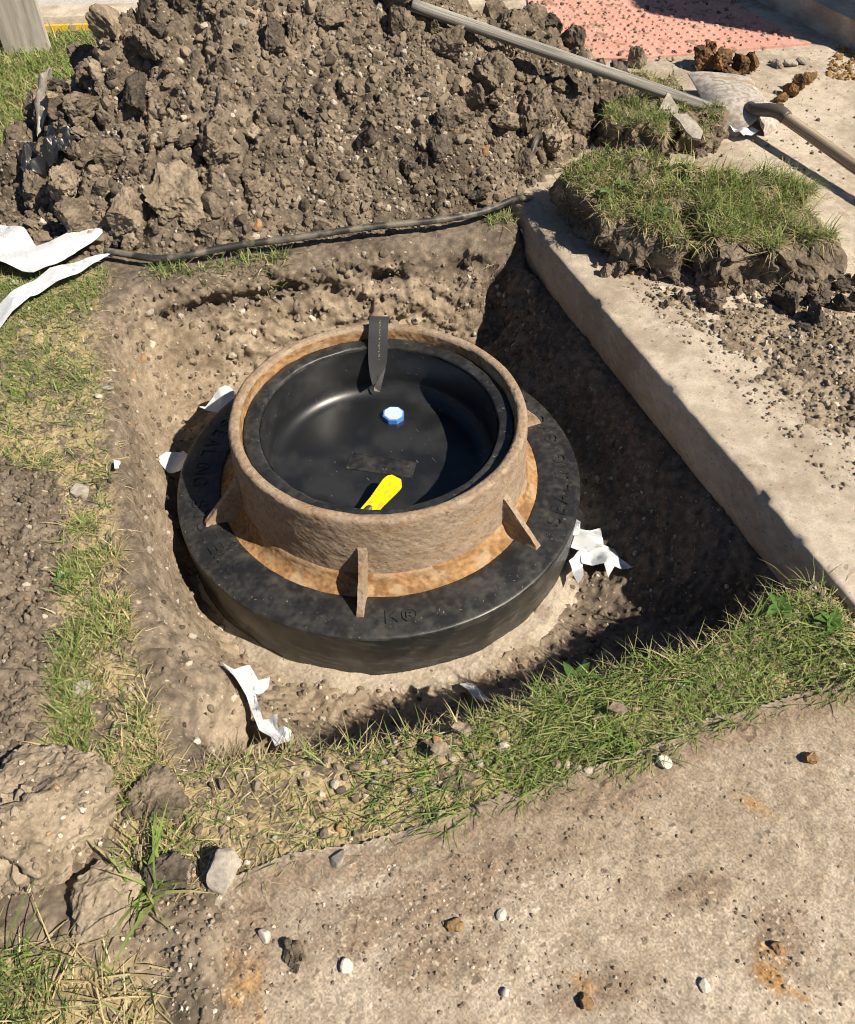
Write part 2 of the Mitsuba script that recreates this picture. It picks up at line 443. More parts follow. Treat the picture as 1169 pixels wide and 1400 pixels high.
ctrl = []
ctrl += [(x, y, -.012) for x, y in LEFT_RIM + NEAR_RIM + FAR_RIM]
ctrl += [(x + .035, y + .0, -.012) for x, y in [(-.9, 1.9), (-.82, 1.6)]]
# left slope down to the floor
ctrl += [(-.775, 1.95, -.15), (-.785, 1.80, -.16), (-.738, 1.62, -.14), (-.685, 1.45, -.11), (-.632, 1.30, -.085), (-.575, 1.15, -.085), (-.49, 1.01, -.10), (-.418, .918, -.11), (-.345, .83, -.10), (-.262, .745, -.075)]
ctrl += [(-.700, 1.95, -.32), (-.725, 1.80, -.33), (-.700, 1.62, -.335), (-.650, 1.45, -.335), (-.600, 1.30, -.335), (-.538, 1.17, -.33), (-.455, 1.045, -.32), (-.382, .952, -.31), (-.29, .865, -.29), (-.215, .775, -.22)]
ctrl += [(-.64, 1.90, -.345), (-.66, 1.70, -.355), (-.64, 1.52, -.36), (-.575, 1.36, -.365), (-.505, 1.22, -.365), (-.42, 1.09, -.365), (-.33, 1.0, -.36), (-.22, .90, -.355), (-.16, .83, -.35)]
# far wall
ctrl += [(-.62, 2.065, -.10), (-.40, 2.135, -.11), (-.17, 2.185, -.12), (.10, 2.245, -.12), (.26, 2.30, -.12)]
ctrl += [(-.62, 2.03, -.22), (-.40, 2.12, -.20), (-.17, 2.17, -.20), (.10, 2.23, -.2), (.25, 2.27, -.2)]
ctrl += [(-.60, 1.99, -.31), (-.38, 2.06, -.325), (-.15, 2.11, -.335), (.10, 2.17, -.34), (.22, 2.20, -.34)]
# near wall, almost upright
for (x, y) in NEAR_RIM[:-1]:
    ctrl += [(x - .012, y + .028, -.16), (x - .025, y + .055, -.34)]
# bank under the slab, floor
for s in np.linspace(.02, 1.45, 12):
    q = SLAB_A + SLAB_DIR * s
    for t, z in ((.9, -.16), (.25, -.16), (.015, -.135), (-.03, -.165), (-.12, -.27), (-.21, -.345)):
        w = q + SLAB_OUT * t
        if s > 1.3 and t < 0:
            continue
        ctrl.append((w[0], w[1], z))
for a in np.linspace(0, 2 * np.pi, 24, endpoint=False):
    ctrl += [(CX + .44 * np.cos(a), CY + .44 * np.sin(a), -.352), (CX + .2 * np.cos(a), CY + .2 * np.sin(a), -.36)]
ctrl += [(.1, .98, -.36), (.3, 1.05, -.36), (.45, 1.15, -.36), (.40, 1.5, -.355), (-.1, .93, -.355)]
ctrl = np.array(ctrl)
GX, GY = np.arange(-2.6, 2.6, .01), np.arange(-1.0, 5.2, .01)
XX, YY = np.meshgrid(GX, GY, indexing='ij')
land = np.full(XX.shape, -.012)
pit = inside(PIT, XX, YY)
pit_z = LinearNDInterpolator(ctrl[:, :2], ctrl[:, 2])(XX, YY)
land = np.where(pit & np.isfinite(pit_z), pit_z, land)
walk_mask, pave_mask = inside(SIDEWALK, XX, YY), inside(PAVE, XX, YY)
land = np.where(walk_mask & ~pit, -.15, land)
land = gaussian_filter(land, 1.2)
soft_pave = gaussian_filter(pave_mask.astype(float), 2.2)
land = land - soft_pave * .035 + .018 * 4 * soft_pave * (1 - soft_pave)
land += .030 * np.exp(-((XX + .315 + .03 * np.sin(YY * 19)) / .05) ** 2) * np.clip((.43 - YY) / .06, 0, 1) * (YY > -.6)
# the torn-up soil at the left edge
DARK = [(-1.35, 1.36), (-.926, 1.33), (-.80, 1.30), (-.735, 1.144), (-.665, .85), (-.64, .64), (-.70, .55), (-1.3, .5)]
dark_soft = gaussian_filter(inside(DARK, XX, YY).astype(float), 3.5)
land += dark_soft * .030
LAWN_LEFT = [(-2.5, 2.3), (-1.3, 2.28), (-1.0, 2.16), (-.88, 2.10), (-.875, 1.878), (-.785, 1.609), (-.69, 1.312), (-.60, 1.05), (-.53, .86), (-.47, .72), (-.42, .62), (-.37, .50), (-.42, .42), (-.48, .52), (-.62, .62), (-.665, .82), (-.73, 1.12), (-.80, 1.29), (-.93, 1.33), (-2.5, 1.36)]
LAWN_NEAR = [(-.44, .62), (-.36, .64), (-.25, .655), (-.055, .682), (.082, .722), (.279, .800), (.498, .858), (.728, 1.005), (.86, 1.0), (1.5, 1.12), (1.6, .97), (1.1, .85), (.74, .765), (.589, .716), (.458, .682), (.376, .64), (.252, .598), (.133, .562), (.017, .52), (-.093, .485), (-.202, .47), (-.27, .44), (-.36, .43)]
LAWN_CORNER = [(-1.3, .36), (-.608, .362), (-.50, .352), (-.426, .34), (-.375, .318), (-.40, .24), (-.45, .1), (-1.3, .0)]
LAWN_FAR = [(-2.6, 2.3), (-1.33, 2.36), (-1.36, 2.6), (-1.25, 3.0), (-1.0, 3.5), (-.6, 3.75), (.2, 3.87), (.2, 3.9), (-1.5, 3.9), (-2.6, 3.82)]
lawn = np.zeros(XX.shape)
for P in (LAWN_LEFT, LAWN_NEAR, LAWN_CORNER, LAWN_FAR):
    lawn = np.maximum(lawn, inside(P, XX, YY).astype(float))
lawn_soft = gaussian_filter(lawn, 1.6)
pit_soft = gaussian_filter(pit.astype(float), 1.5)
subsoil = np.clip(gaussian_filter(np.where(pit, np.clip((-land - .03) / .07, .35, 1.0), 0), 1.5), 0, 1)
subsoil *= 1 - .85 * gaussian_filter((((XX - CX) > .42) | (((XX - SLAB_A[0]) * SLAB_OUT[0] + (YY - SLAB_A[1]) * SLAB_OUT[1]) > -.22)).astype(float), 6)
subsoil = np.maximum(subsoil, soft_pave * .5)
corner = np.exp(-(((XX + .38) / .12) ** 2 + ((YY - .36) / .14) ** 2))
subsoil = np.maximum(subsoil, .75 * corner)
F_land, F_lawn, F_sub, F_pit, F_dark = (RegularGridInterpolator((GX, GY), f, bounds_error=False, fill_value=v) for f, v in ((land, -.012), (lawn_soft, .8), (subsoil, 0), (pit_soft, 0), (dark_soft, 0)))


def lines(lo, hi, step, mid, far, far_step):
    """Grid lines: fine between lo and hi, medium out to mid, then growing."""
    core = np.arange(lo, hi, step)
    left, right = [], []
    for out, edge, end, sgn in ((left, lo, mid[0], -1), (right, core[-1], mid[1], 1)):
        x = edge
        while (end - x) * sgn > 0:
            x += sgn * far_step
            out.append(x)
        d = far_step
        while abs(x) < far:
            d *= 1.35
            x += sgn * d
            out.append(x)
    return np.r_[left[::-1], core, right]


def land_z(x, y):
    return F_land(np.stack([x, y], -1))


def rough_ground(x, y):
    q = np.stack([x, y, x * 0], -1)
    z = land_z(x, y)
    lw, pt, dk = (F(np.stack([x, y], -1)) for F in (F_lawn, F_pit, F_dark))
    near = (np.abs(x) < 3) & (y > -.5) & (y < 4.6)
    rough_side = np.clip((y - 1.85) / .2, 0, 1) + np.clip((x - .3) / .15, 0, 1)
    amp = np.where(near, .006 + (.002 + .006 * np.clip(rough_side, 0, 1)) * pt + .022 * dk + .006 * (1 - lw), .01)
    a = meshkit.fbm(q * 16, 3, 1) - .5
    b = np.abs(meshkit.fbm(q * 34 + 9, 3, 5) - .5) * 2 - .3
    c = meshkit.noise(q * 130, 7) - .5
    return z + amp * (a * 1.2 + b * .9 + c * .30)


gx = lines(-1.0, .96, .0060, (-2.3, 2.0), 120, .013)
gy = np.unique(np.round(np.r_[[g for g in lines(.12, 2.36, .0060, (-.3, 4.4), 160, .016) if not 2.045 < g < 2.33], np.arange(2.045, 2.33, .0026)], 5))
X, Y = np.meshgrid(gx, gy, indexing='ij')
shape2 = X.shape
x, y = X.ravel(), Y.ravel()
z = rough_ground(x, y)
ZG = z.reshape(shape2).copy()
v = np.stack([x, y, z], -1)
# crumbling pit walls: pushed in and out along their own normals
dzx, dzy = np.gradient(ZG, gx, gy)
nrm = np.stack([-dzx.ravel(), -dzy.ravel(), np.ones(len(x))], -1)
steep = np.clip((np.linalg.norm(nrm[:, :2], axis=1) - .5) / 1.2, 0, 1)
nrm /= np.linalg.norm(nrm, axis=1, keepdims=True)
sel = steep > 0
sc = .30 + .70 * np.clip((v[sel, 1] - 1.85) / .2, 0, 1)
d = (meshkit.fbm(v[sel] * 22, 4, 3) - .5) * .055 * sc + (np.abs(meshkit.fbm(v[sel] * 38, 3, 8) - .5) - .12) * .036 * sc + (meshkit.fbm(v[sel] * 85, 3, 12) - .5) * .014 * sc
d -= .055 * np.exp(-((v[sel, 2] + .105) / .022) ** 2) * np.clip((v[sel, 1] - 1.95) / .1, 0, 1) * np.clip((meshkit.fbm(v[sel] * np.array([9, 9, 3.0]), 2, 9) - .36) * 6, 0, 1)
v[sel] += nrm[sel] * (d * steep[sel] * F_pit(v[sel][:, :2]))[:, None]
g_faces = grid_faces(*shape2)
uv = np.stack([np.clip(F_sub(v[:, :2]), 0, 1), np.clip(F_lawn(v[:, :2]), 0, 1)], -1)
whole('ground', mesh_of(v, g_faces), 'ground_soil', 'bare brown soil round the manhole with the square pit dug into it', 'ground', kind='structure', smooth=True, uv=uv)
v_ground = v
F_ground = RegularGridInterpolator((gx, gy), v[:, 2].reshape(shape2), bounds_error=False, fill_value=-.012)


def gz(x, y):
    return F_ground(np.stack(np.broadcast_arrays(np.asarray(x, float), np.asarray(y, float)), -1))


# --- the concrete walk with its bare edge in the pit
rng = np.random.default_rng(5)
ss = np.r_[np.arange(-2.2, -.02, .02), np.arange(-.02, 1.44, .006), np.arange(1.44, 1.68, .02)]
prof = np.r_[fine([(.012, -.150), (.002, -.10), (0, -.012)], .006), [(.0015, -.005), (.006, -.0012), (.013, 0)], fine([(.013, 0), (.40, .0)], .009)[1:], [(.6, 0), (1.0, 0), (2, 0), (4, 0), (7.5, 0)]]
S, K = np.meshgrid(ss, np.arange(len(prof)), indexing='ij')
t, zz = prof[K, 0], prof[K, 1]
base = SLAB_A + S[..., None] * SLAB_DIR + t[..., None] * SLAB_OUT
q = np.concatenate([base, zz[..., None]], -1)
edge = np.exp(-np.abs(t) / .02)
nib = (meshkit.fbm(q * 34, 4, 21) - .5)
chip = np.clip(meshkit.fbm(q * np.array([17, 17, 0]) + 5, 3, 22) - .56, 0, .2) * np.exp(-((zz + .003) / .02) ** 2) * np.exp(-(t / .012) ** 2)
base = base + SLAB_OUT * (nib * .014 * np.exp(-np.abs(t) / .008) * np.clip(-zz / .02, .25, 1) + chip * .04)[..., None]
zt = zz + np.where(zz > -.01, (meshkit.fbm(q * 40, 3, 24) - .5) * .0030, 0) - chip * .05
whole('sidewalk', mesh_of(np.concatenate([base, zt[..., None]], -1).reshape(-1, 3), grid_faces(len(ss), len(prof))[:, ::-1]), 'concrete', 'tan concrete sidewalk slab with its raw edge exposed in the pit', 'sidewalk', kind='structure', smooth=40)

# --- the trodden path in front
px_ = lines(-.42, 1.02, .0042, (-.5, 1.9), 3.2, .02)
py_ = lines(.14, .86, .0042, (-.3, 1.2), 2.6, .02)
PX, PY = np.meshgrid(px_, py_, indexing='ij')
q = np.stack([PX, PY, 0 * PX], -1)
soil_spots = [(-.02, .40, .17, .055), (.10, .475, .17, .04), (.29, .575, .10, .03), (.02, .345, .10, .05), (-.26, .36, .05, .12), (.24, .30, .09, .03), (.40, .43, .06, .03), (.50, .36, .05, .06)]
clay_spots = [(.475, .318, .024, .022, 1.0), (.500, .300, .022, .009, .9), (.205, .312, .035, .014, .55), (.52, .56, .03, .014, .6), (.49, .345, .024, .014, .7), (-.25, .30, .04, .045, .6), (.33, .545, .025, .012, .5)]
soil = np.zeros(PX.shape); clay = np.zeros(PX.shape)
for (a, b, r, s) in soil_spots:
    soil = np.maximum(soil, np.exp(-((PX - a) / r) ** 2 - ((PY - b - .25 * (PX - a)) / s) ** 2))
for (a, b, r, s, g) in clay_spots:
    clay = np.maximum(clay, g * np.exp(-((PX - a) / r) ** 2 - ((PY - b + .5 * (PX - a)) / s) ** 2))
edge_d = np.array(shapely.distance(LineString(PAVE_EDGE), shapely.points(PX.ravel(), PY.ravel()))).reshape(PX.shape)
soil = np.maximum(soil, np.exp(-(edge_d / .035) ** 2) * .8)
PZ = -.004 + (meshkit.fbm(q * 45, 4, 31) - .5) * .004 + (meshkit.fbm(q * 130, 3, 33) - .5) * .0028 + soil * (.3 * meshkit.fbm(q * 60, 3, 35) - .06) * .028 + clay * .006 * meshkit.fbm(q * 110, 2, 36)
keep = inside(Polygon(PAVE).buffer(.035).exterior.coords, PX.ravel(), PY.ravel())
pf = grid_faces(*PX.shape)
pf = pf[keep[pf].all(1)]
whole('pavement', mesh_of(np.stack([PX, PY, PZ], -1).reshape(-1, 3), pf), 'trodden_concrete', 'dusty concrete path covered in trodden soil in front of the grass strip', 'pavement', kind='structure', smooth=True, uv=np.stack([np.clip(soil, 0, 1), np.clip(clay, 0, 1)], -1).reshape(-1, 2))
F_pave = RegularGridInterpolator((px_, py_), PZ, bounds_error=False, fill_value=-.004)

# --- road, kerbs, tactile paving at the far side
d5 = np.array([math.cos(math.radians(5)), math.sin(math.radians(5))]); n5 = np.array([-d5[1], d5[0]])
K0 = np.array([-1.661, 3.93])


def along5(a, b, z):
    p = K0 + a * d5 + b * n5
    return [p[0], p[1], z]


ROAD_Z = .022
whole('road', mesh_of([along5(-60, .16, ROAD_Z), along5(60, .16, ROAD_Z), along5(60, 9, ROAD_Z), along5(-60, 9, ROAD_Z)], [[0, 1, 2], [0, 2, 3]]), 'asphalt', 'pale worn asphalt road beyond the kerb', 'road', kind='structure')


def kerb_run(path, w, h, name, lab, seed):
    """A kerb along a straight line: path = ((x0, y0), (x1, y1)), to the left of which it has its width."""
    p, e = np.array(path[0], float), np.array(path[1], float)
    L = np.linalg.norm(e - p); u = (e - p) / L; n = np.array([-u[1], u[0]])
    s = np.arange(0, L, .03)
    pr = np.r_[fine([(0, -.1), (0, h - .015)], .03), [(.004, h - .004), (.015, h)], fine([(.015, h), (w - .015, h)], .04)[1:], [(w - .004, h - .004), (w, h - .015), (w, -.1)]]
    S, K = np.meshgrid(s, np.arange(len(pr)), indexing='ij')
    b = p + S[..., None] * u + pr[K, 0][..., None] * n
    q = np.concatenate([b, pr[K, 1][..., None]], -1)
    q[..., :2] += (meshkit.fbm(q * 25, 3, seed)[..., None] - .5) * .008 * n
    q[..., 2] += (meshkit.fbm(q * 18, 3, seed + 1) - .5) * .006
    k = whole(name, mesh_of(q.reshape(-1, 3), grid_faces(len(s), len(pr))[:, ::-1]), 'curb_concrete', lab, 'kerb', kind='structure', smooth=40)
    return k


k = kerb_run((along5(-3, 0, 0)[:2], along5(1.95, 0, 0)[:2]), .15, .045, 'kerb', 'pale kerb along the road behind the lawn', 61)
stripe = [along5(a, b, z) for a in np.arange(-3, 1.9, .06) for b, z in ((-.012, -.02), (-.010, .012), (-.002, .015))]
part(k, 'paint_stripe', mesh_of(stripe, grid_faces(len(np.arange(-3, 1.9, .06)), 3)), 'yellow_paint', label='worn yellow stripe along the foot of the kerb')
kerb_run(((1.86, 3.35), (1.36, 4.55)), -.17, .10, 'kerb', 'shaded concrete kerb at the far right behind the red tactile panel', 71)

pad = [(.30, 3.62), (.792, 3.566), (1.095, 3.641), (1.575, 3.735), (1.46, 4.05), (1.33, 4.45), (.40, 4.45)]
pad = [(.42, 3.60), (.80, 3.58), (1.10, 3.645), (1.56, 3.745), (1.40, 4.13), (1.30, 4.40), (.45, 4.32)]
pm = trimesh.creation.extrude_polygon(Polygon(pad), .012, engine='earcut')
pm.apply_translation([0, 0, -.004])
tk = thing('tactile_panel', 'pinkish red tactile paving panel, half of it in shade', 'tactile paving')
part(tk, 'panel', pm, 'tactile_red')
dome = trimesh.creation.cylinder(.0115, .006, sections=10)
dv = np.array(dome.vertices); dv[dv[:, 2] > 0, :2] *= .6
dm = mesh_of(dv, dome.faces)
u0 = np.array([math.cos(.2), math.sin(.2)]); u1 = np.array([-u0[1], u0[0]])
spots = np.array([np.array(pad[0]) + a * u0 + b * u1 for a in np.arange(-.4, 1.6, .048) for b in np.arange(-.6, 1.2, .048)])
spots = spots[shapely.contains_xy(Polygon(pad).buffer(-.02), spots[:, 0], spots[:, 1])]
dmesh = trimesh.util.concatenate([trimesh.Trimesh(dv + [a, b, .011], dome.faces, process=False) for a, b in spots])
part(tk, 'dome', dmesh, 'tactile_red', kind='stuff')

# ------------------------------------------------------------------ spoil heap
HEAP_FRONT = [(-1.40, 2.44), (-1.249, 2.295), (-1.008, 2.205), (-.75, 2.155), (-.589, 2.19), (-.388, 2.24), (-.18, 2.29), (-.01, 2.33), (.15, 2.40), (.268, 2.46), (.406, 2.61), (.579, 2.86), (.80, 3.02), (.90, 3.20)]
HEAP_BACK = [(.74, 3.44), (.47, 3.70), (.1, 3.84), (-.4, 3.84), (-.9, 3.6), (-1.2, 3.22), (-1.38, 2.9), (-1.44, 2.62)]
CREST = [(-1.27, 2.72, .12), (-1.12, 2.78, .24), (-.98, 2.82, .34), (-.80, 2.92, .47), (-.5, 3.02, .54), (-.2, 3.06, .53), (-.05, 3.06, .44), (.07, 3.05, .345), (.2, 3.04, .255), (.40, 3.06, .165), (.62, 3.10, .10), (.76, 3.15, .06), (.30, 3.34, .20), (.50, 3.30, .16)]
MID = [(-1.1, 2.5, .13), (-.9, 2.48, .18), (-.7, 2.5, .215), (-.45, 2.6, .255), (-.2, 2.65, .245), (.05, 2.68, .225), (.25, 2.75, .18), (.45, 2.86, .12), (-.6, 2.28, .075), (-.9, 2.27, .07)]
pts = np.array([(a, b, -.03) for a, b in HEAP_FRONT + HEAP_BACK] + CREST + MID)
heap_poly = Polygon(HEAP_FRONT + HEAP_BACK)
hx, hy = np.arange(-1.52, 1.0, .0065), np.r_[np.arange(2.08, 3.2, .0065), np.arange(3.2, 3.92, .014)]
HX, HY = np.meshgrid(hx, hy, indexing='ij')
hz = LinearNDInterpolator(pts[:, :2], pts[:, 2])(HX, HY)
hz = np.where(np.isfinite(hz) & inside(HEAP_FRONT + HEAP_BACK, HX, HY), hz, -.045)
hz = gaussian_filter(hz, 3.4)
q = np.stack([HX, HY, 0 * HX], -1)
body = np.clip((hz + .02) / .05, 0, 1)
lump = meshkit.fbm(q * 7, 3, 41) - .5
bil1 = np.abs(meshkit.fbm(q * 8.5 + .6 * lump[..., None], 3, 43) - .5) - .12
bil2 = np.abs(meshkit.fbm(q * 23, 3, 44) - .5) - .12
cloddy = np.clip(.45 + 1.6 * (meshkit.fbm(q * 2.3, 2, 46) - .38) + .5 * (HX < -.5) + .4 * (HX > .25), .35, 1.3)
hz = hz + body * (lump * .10 + cloddy * (bil1 * .22 + bil2 * .085) + (meshkit.fbm(q * 45, 4, 47) - .5) * .034)
F_heap = RegularGridInterpolator((hx, hy), hz, bounds_error=False, fill_value=-.05)
hf = grid_faces(len(hx), len(hy))
hv = np.stack([HX, HY, hz], -1).reshape(-1, 3)
hf = hf[(hv[hf][:, :, 2] > -.042).any(1)]
heap = thing('spoil_heap', 'big heap of dug brown soil and clods behind the pit', 'soil heap', kind='structure')
part(heap, 'loose_soil', mesh_of(hv, hf), 'heap_soil', smooth=True)


def top_z(x, y):
    return np.maximum(gz(x, y), F_heap(np.stack([x, y], -1)))


rng = np.random.default_rng(11)
BIG = [rock(100 + i, 4, 15, .13 + .05 * (i % 3), 1.7, (1, .8 + .04 * (i % 4), .66 + .05 * (i % 3))) for i in range(6)]
MED = [rock(200 + i, 3, 14, .10 + .05 * (i % 4), 1.8, (1, .8, .66)) for i in range(8)]
SMALL = [rock(300 + i, 2, 12, .12 + .05 * (i % 4), 2.2, (1, .8, .68)) for i in range(10)]
TINY = [rock(400 + i, 1, 6, .34, 2.6, (1, .8, .66)) for i in range(12)]
BIG_P, MED_P = [mikit.ply(mesh_of(*m), smooth=35) for m in BIG], [mikit.ply(mesh_of(*m), smooth=35) for m in MED]


STONES = [mikit.ply(mesh_of(*rock(600 + i, 3, 12, .07, 1.6, (1, .8, .62))), smooth=28) for i in range(7)]


def place_lump(key, ply, bsdf, pos, size, rng, flat=1.0, R=None):
    A = np.eye(4)
    R = rot(rng) if R is None else R
    A[:3, :3] = np.diag([1, 1, flat]) @ R * size
    A[:3, 3] = pos
    scene[key] = {**ply, 'bsdf': {'type': 'ref', 'id': bsdf}, 'to_world': T(A.tolist())}


def clod_part(parent, x, y, r, bsdf, rng, name='clod', sink=.25, z=None, flat=1.0):
    zz = float(top_z(np.array([x]), np.array([y]))[0]) if z is None else z
    lib = BIG_P if r > .045 else MED_P
    place_lump(key_for(f'{parent}__{name}'), lib[rng.integers(len(lib))], bsdf, (x, y, zz + r * (.6 - sink)), r, rng, flat)


# big lumps that the photograph shows one by one on the heap
picked = [(-.085, 2.87, .07, 'clod_brown'), (-1.245, 2.80, .075, 'clod_brown'), (-1.08, 2.92, .085, 'clod_brown'), (-.96, 2.80, .09, 'clod_tan'), (-.83, 2.75, .07, 'clod_brown'), (-1.02, 2.62, .08, 'clod_brown'), (-.86, 2.60, .07, 'clod_dark'),
          (-1.17, 2.44, .07, 'clod_brown'), (-1.05, 2.36, .075, 'clod_tan'), (-.72, 2.30, .105, 'clod_tan'), (-.86, 2.26, .085, 'clod_tan'), (-1.0, 2.27, .065, 'clod_brown'), (-.62, 2.42, .075, 'clod_brown'),
          (-.55, 2.95, .085, 'clod_brown'), (-.35, 2.98, .075, 'clod_tan'), (-.18, 3.0, .10, 'clod_brown'), (-.08, 2.95, .08, 'clod_brown'), (.06, 2.84, .08, 'clod_brown'), (.20, 2.80, .07, 'clod_brown'), (.33, 2.76, .075, 'clod_brown'),
          (.42, 2.78, .075, 'clod_tan'), (.50, 2.86, .07, 'clod_brown'), (.36, 3.36, .085, 'clod_brown'), (.52, 3.30, .075, 'clod_brown'), (.44, 3.42, .07, 'clod_dark'), (.24, 3.36, .08, 'clod_brown'), (.30, 2.62, .055, 'clod_brown'), (.60, 2.96, .06, 'clod_dark'), (.68, 3.20, .06, 'clod_dark'), (.62, 3.26, .055, 'clod_brown'),
          (-.70, 2.88, .09, 'clod_brown'), (-.46, 2.78, .065, 'clod_dark'), (-.76, 2.47, .06, 'clod_brown'), (-.50, 2.36, .05, 'clod_tan'), (.14, 2.72, .06, 'clod_brown'), (.24, 2.68, .06, 'clod_tan'), (-.30, 2.85, .055, 'clod_brown'), (-.93, 2.44, .07, 'clod_brown')]
for (a, b, r, m) in picked:
    clod_part(heap, a, b, r, m, rng, sink=.35)
n_mid = 262
cand = sample_in(HEAP_FRONT + HEAP_BACK, 2400, rng)
w = np.where(cand[:, 1] < 3.1, 1.0, .18) * (.25 + 1.4 * (meshkit.noise(np.c_[cand * 3.1, cand[:, :1] * 0], 51) > .48)) * np.where((cand[:, 0] < -.45) | (cand[:, 1] > 2.8), 1.5, .7)
cand = cand[rng.choice(len(cand), n_mid, False, w / w.sum())]
sizes = .018 + .030 * rng.random(n_mid) ** 2.2
for (a, b), r in zip(cand, sizes):
    clod_part(heap, a, b, r, rng.choice(['clod_brown', 'clod_brown', 'clod_tan', 'clod_dark']), rng, sink=.25)


def soil_tints(n, rng, pale=.08):
    k = rng.random(n)
    lo, hi = np.array([.100, .082, .064]), np.array([.255, .208, .158])
    c = lo + (hi - lo) * rng.random(n)[:, None]
    c[k < pale] = np.array([.40, .355, .30]) * rng.uniform(.75, 1.25, (int((k < pale).sum()), 1))
    c[k > .994] = np.array([.33, .20, .11])
    return c


def crumbs(parent, name, poly, n, rmin, rmax, rng, power=3.0, zf=None, variants=TINY, pale=.08, weight=None, label=None, sink=.35, tint=1.0):
    xy = sample_in(poly, n * (3 if weight else 1), rng)
    if weight:
        w = weight(xy[:, 0], xy[:, 1])
        xy = xy[rng.random(len(xy)) < w][:n]
    r = rmin + (rmax - rmin) * rng.random(len(xy)) ** power
    z = (zf or top_z)(xy[:, 0], xy[:, 1])
    m, c = scatter(variants, np.c_[xy, z + r * (.55 - sink)], r, rng, colors=soil_tints(len(xy), rng, pale) * tint)
    if parent:
        k = part(parent, name, m, 'tinted', color=c, kind='stuff')
        if label:
            labels[k]['label'] = label
    return m, c


crumbs(heap, 'crumb', HEAP_FRONT + [(.74, 3.3), (-1.2, 3.1), (-1.44, 2.62)], 2300, .007, .026, rng, 2.2, variants=SMALL, pale=.025, sink=.45)
crumbs(heap, 'crumb', [(-.45, 2.26), (.28, 2.48), (.36, 2.72), (.1, 2.92), (-.4, 2.8)], 900, .004, .015, rng, 2.4, pale=.22, sink=.45, variants=SMALL)
crumbs(heap, 'crumb', HEAP_FRONT + [(.74, 3.3), (-1.2, 3.1), (-1.44, 2.62)], 11000, .0025, .010, rng, 1.8, pale=.05, sink=.4)

# ------------------------------------------------------------------ manhole: iron frame, rubber seal, inner dish
C3 = (CX, CY, 0)
frame = thing('manhole_frame', 'rusty cast iron manhole frame standing in the pit', 'manhole frame')


def cast_wobble(a, r, z):
    q = np.stack([r * np.cos(a) * 14, r * np.sin(a) * 14, z * 14], -1)
    d = (meshkit.fbm(q, 3, 81) - .5) * .0040 + (meshkit.fbm(q * 5, 3, 82) - .5) * .0022
    return r + d, z + (meshkit.fbm(q * 2.0 + 7, 2, 83) - .5) * .0022


collar = fine([(.357, -.186), (.3535, -.165), (.350, -.12), (.3465, -.05), (.3450, -.010), (.3435, -.004), (.339, -.0005), (.332, 0.0), (.325, -.0006), (.3205, -.004), (.3190, -.009)], .007)
part(frame, 'collar', lathe(collar, 300, C3, cast_wobble), 'iron_collar', smooth=True, label='round rusty tan collar of the frame')
part(frame, 'seat_wall', lathe(fine([(.3188, -.008), (.3175, -.016), (.3165, -.046), (.312, -.052), (.290, -.053), (.288, -.10)], .007), 300, C3, cast_wobble), 'iron_flange', smooth=True, label='orange rusted inner wall of the frame')
flange = fine([(.470, -.222), (.470, -.212), (.455, -.206), (.415, -.2015), (.392, -.199), (.378, -.194), (.367, -.186), (.3605, -.176), (.357, -.165), (.350, -.158)], .006)
part(frame, 'flange', lathe(flange, 300, C3, cast_wobble), 'iron_flange', smooth=True, label='orange rusted flange round the foot of the collar')
for ang in (-94, -34.5, 24, 86, 147, -156):
    c, s = math.cos(math.radians(ang)), math.sin(math.radians(ang))
    tri = Polygon([(.340, -.086), (.347, -.080), (.352, -.083), (.372, -.110), (.440, -.186), (.444, -.196), (.438, -.206), (.340, -.206)]).buffer(.003).buffer(-.001)
    m = trimesh.creation.extrude_polygon(tri, .015, engine='earcut')
    m = m.subdivide_to_size(.012)
    v = np.array(m.vertices)
    v[:, 2] -= .0075
    v = np.stack([v[:, 0], v[:, 2] * (1.0 - .25 * (v[:, 0] - .343) / .11 + .45 * np.exp(-np.maximum(v[:, 0] - .349, 0) / .006) + .9 * np.exp(-(v[:, 1] + .200) / .007)), v[:, 1]], -1)
    v += (meshkit.fbm(v * 60 + ang, 3, 84)[:, None] - .5) * .003
    v = np.stack([v[:, 0] * c - v[:, 1] * s + CX, v[:, 0] * s + v[:, 1] * c + CY, v[:, 2]], -1)
    m = mesh_of(v, m.faces); m.fix_normals()
    part(frame, 'rib', m, 'iron_collar', smooth=30)

seal = thing('rubber_seal', 'black rubber sealing boot with raised lettering round the foot of the iron frame', 'rubber seal')


def seal_wobble(a, r, z):
    q = np.stack([np.cos(a) * 5 + 0 * r, np.sin(a) * 5 + 0 * r, z * 9], -1)
    d = meshkit.fbm(q, 3, 91) - .5
    e = meshkit.fbm(q * np.array([3, 3, 1.2]), 3, 92) - .5
    low = np.clip((-.20 - z) / .1, 0, 1)
    top = np.clip((z + .21) / .012, 0, 1)
    return r + (d * .012 + e * .009) * low, z + top * (d * .006 + e * .003)


sp = fine([(.4915, -.362), (.4925, -.335), (.4935, -.295), (.4945, -.255), (.4955, -.222), (.4960, -.2070)], .006)
part(seal, 'skirt', lathe(sp, 300, (CX - .005, CY, 0), seal_wobble), 'rubber_side', smooth=True)
sp = fine([(.4960, -.2070), (.4955, -.2035), (.4935, -.2010), (.489, -.1995), (.470, -.1965), (.44, -.1940), (.41, -.1935), (.394, -.1945), (.3905, -.1962), (.390, -.201), (.392, -.207)], .006)
part(seal, 'boot', lathe(sp, 300, (CX - .005, CY, 0), seal_wobble), 'rubber', smooth=True)


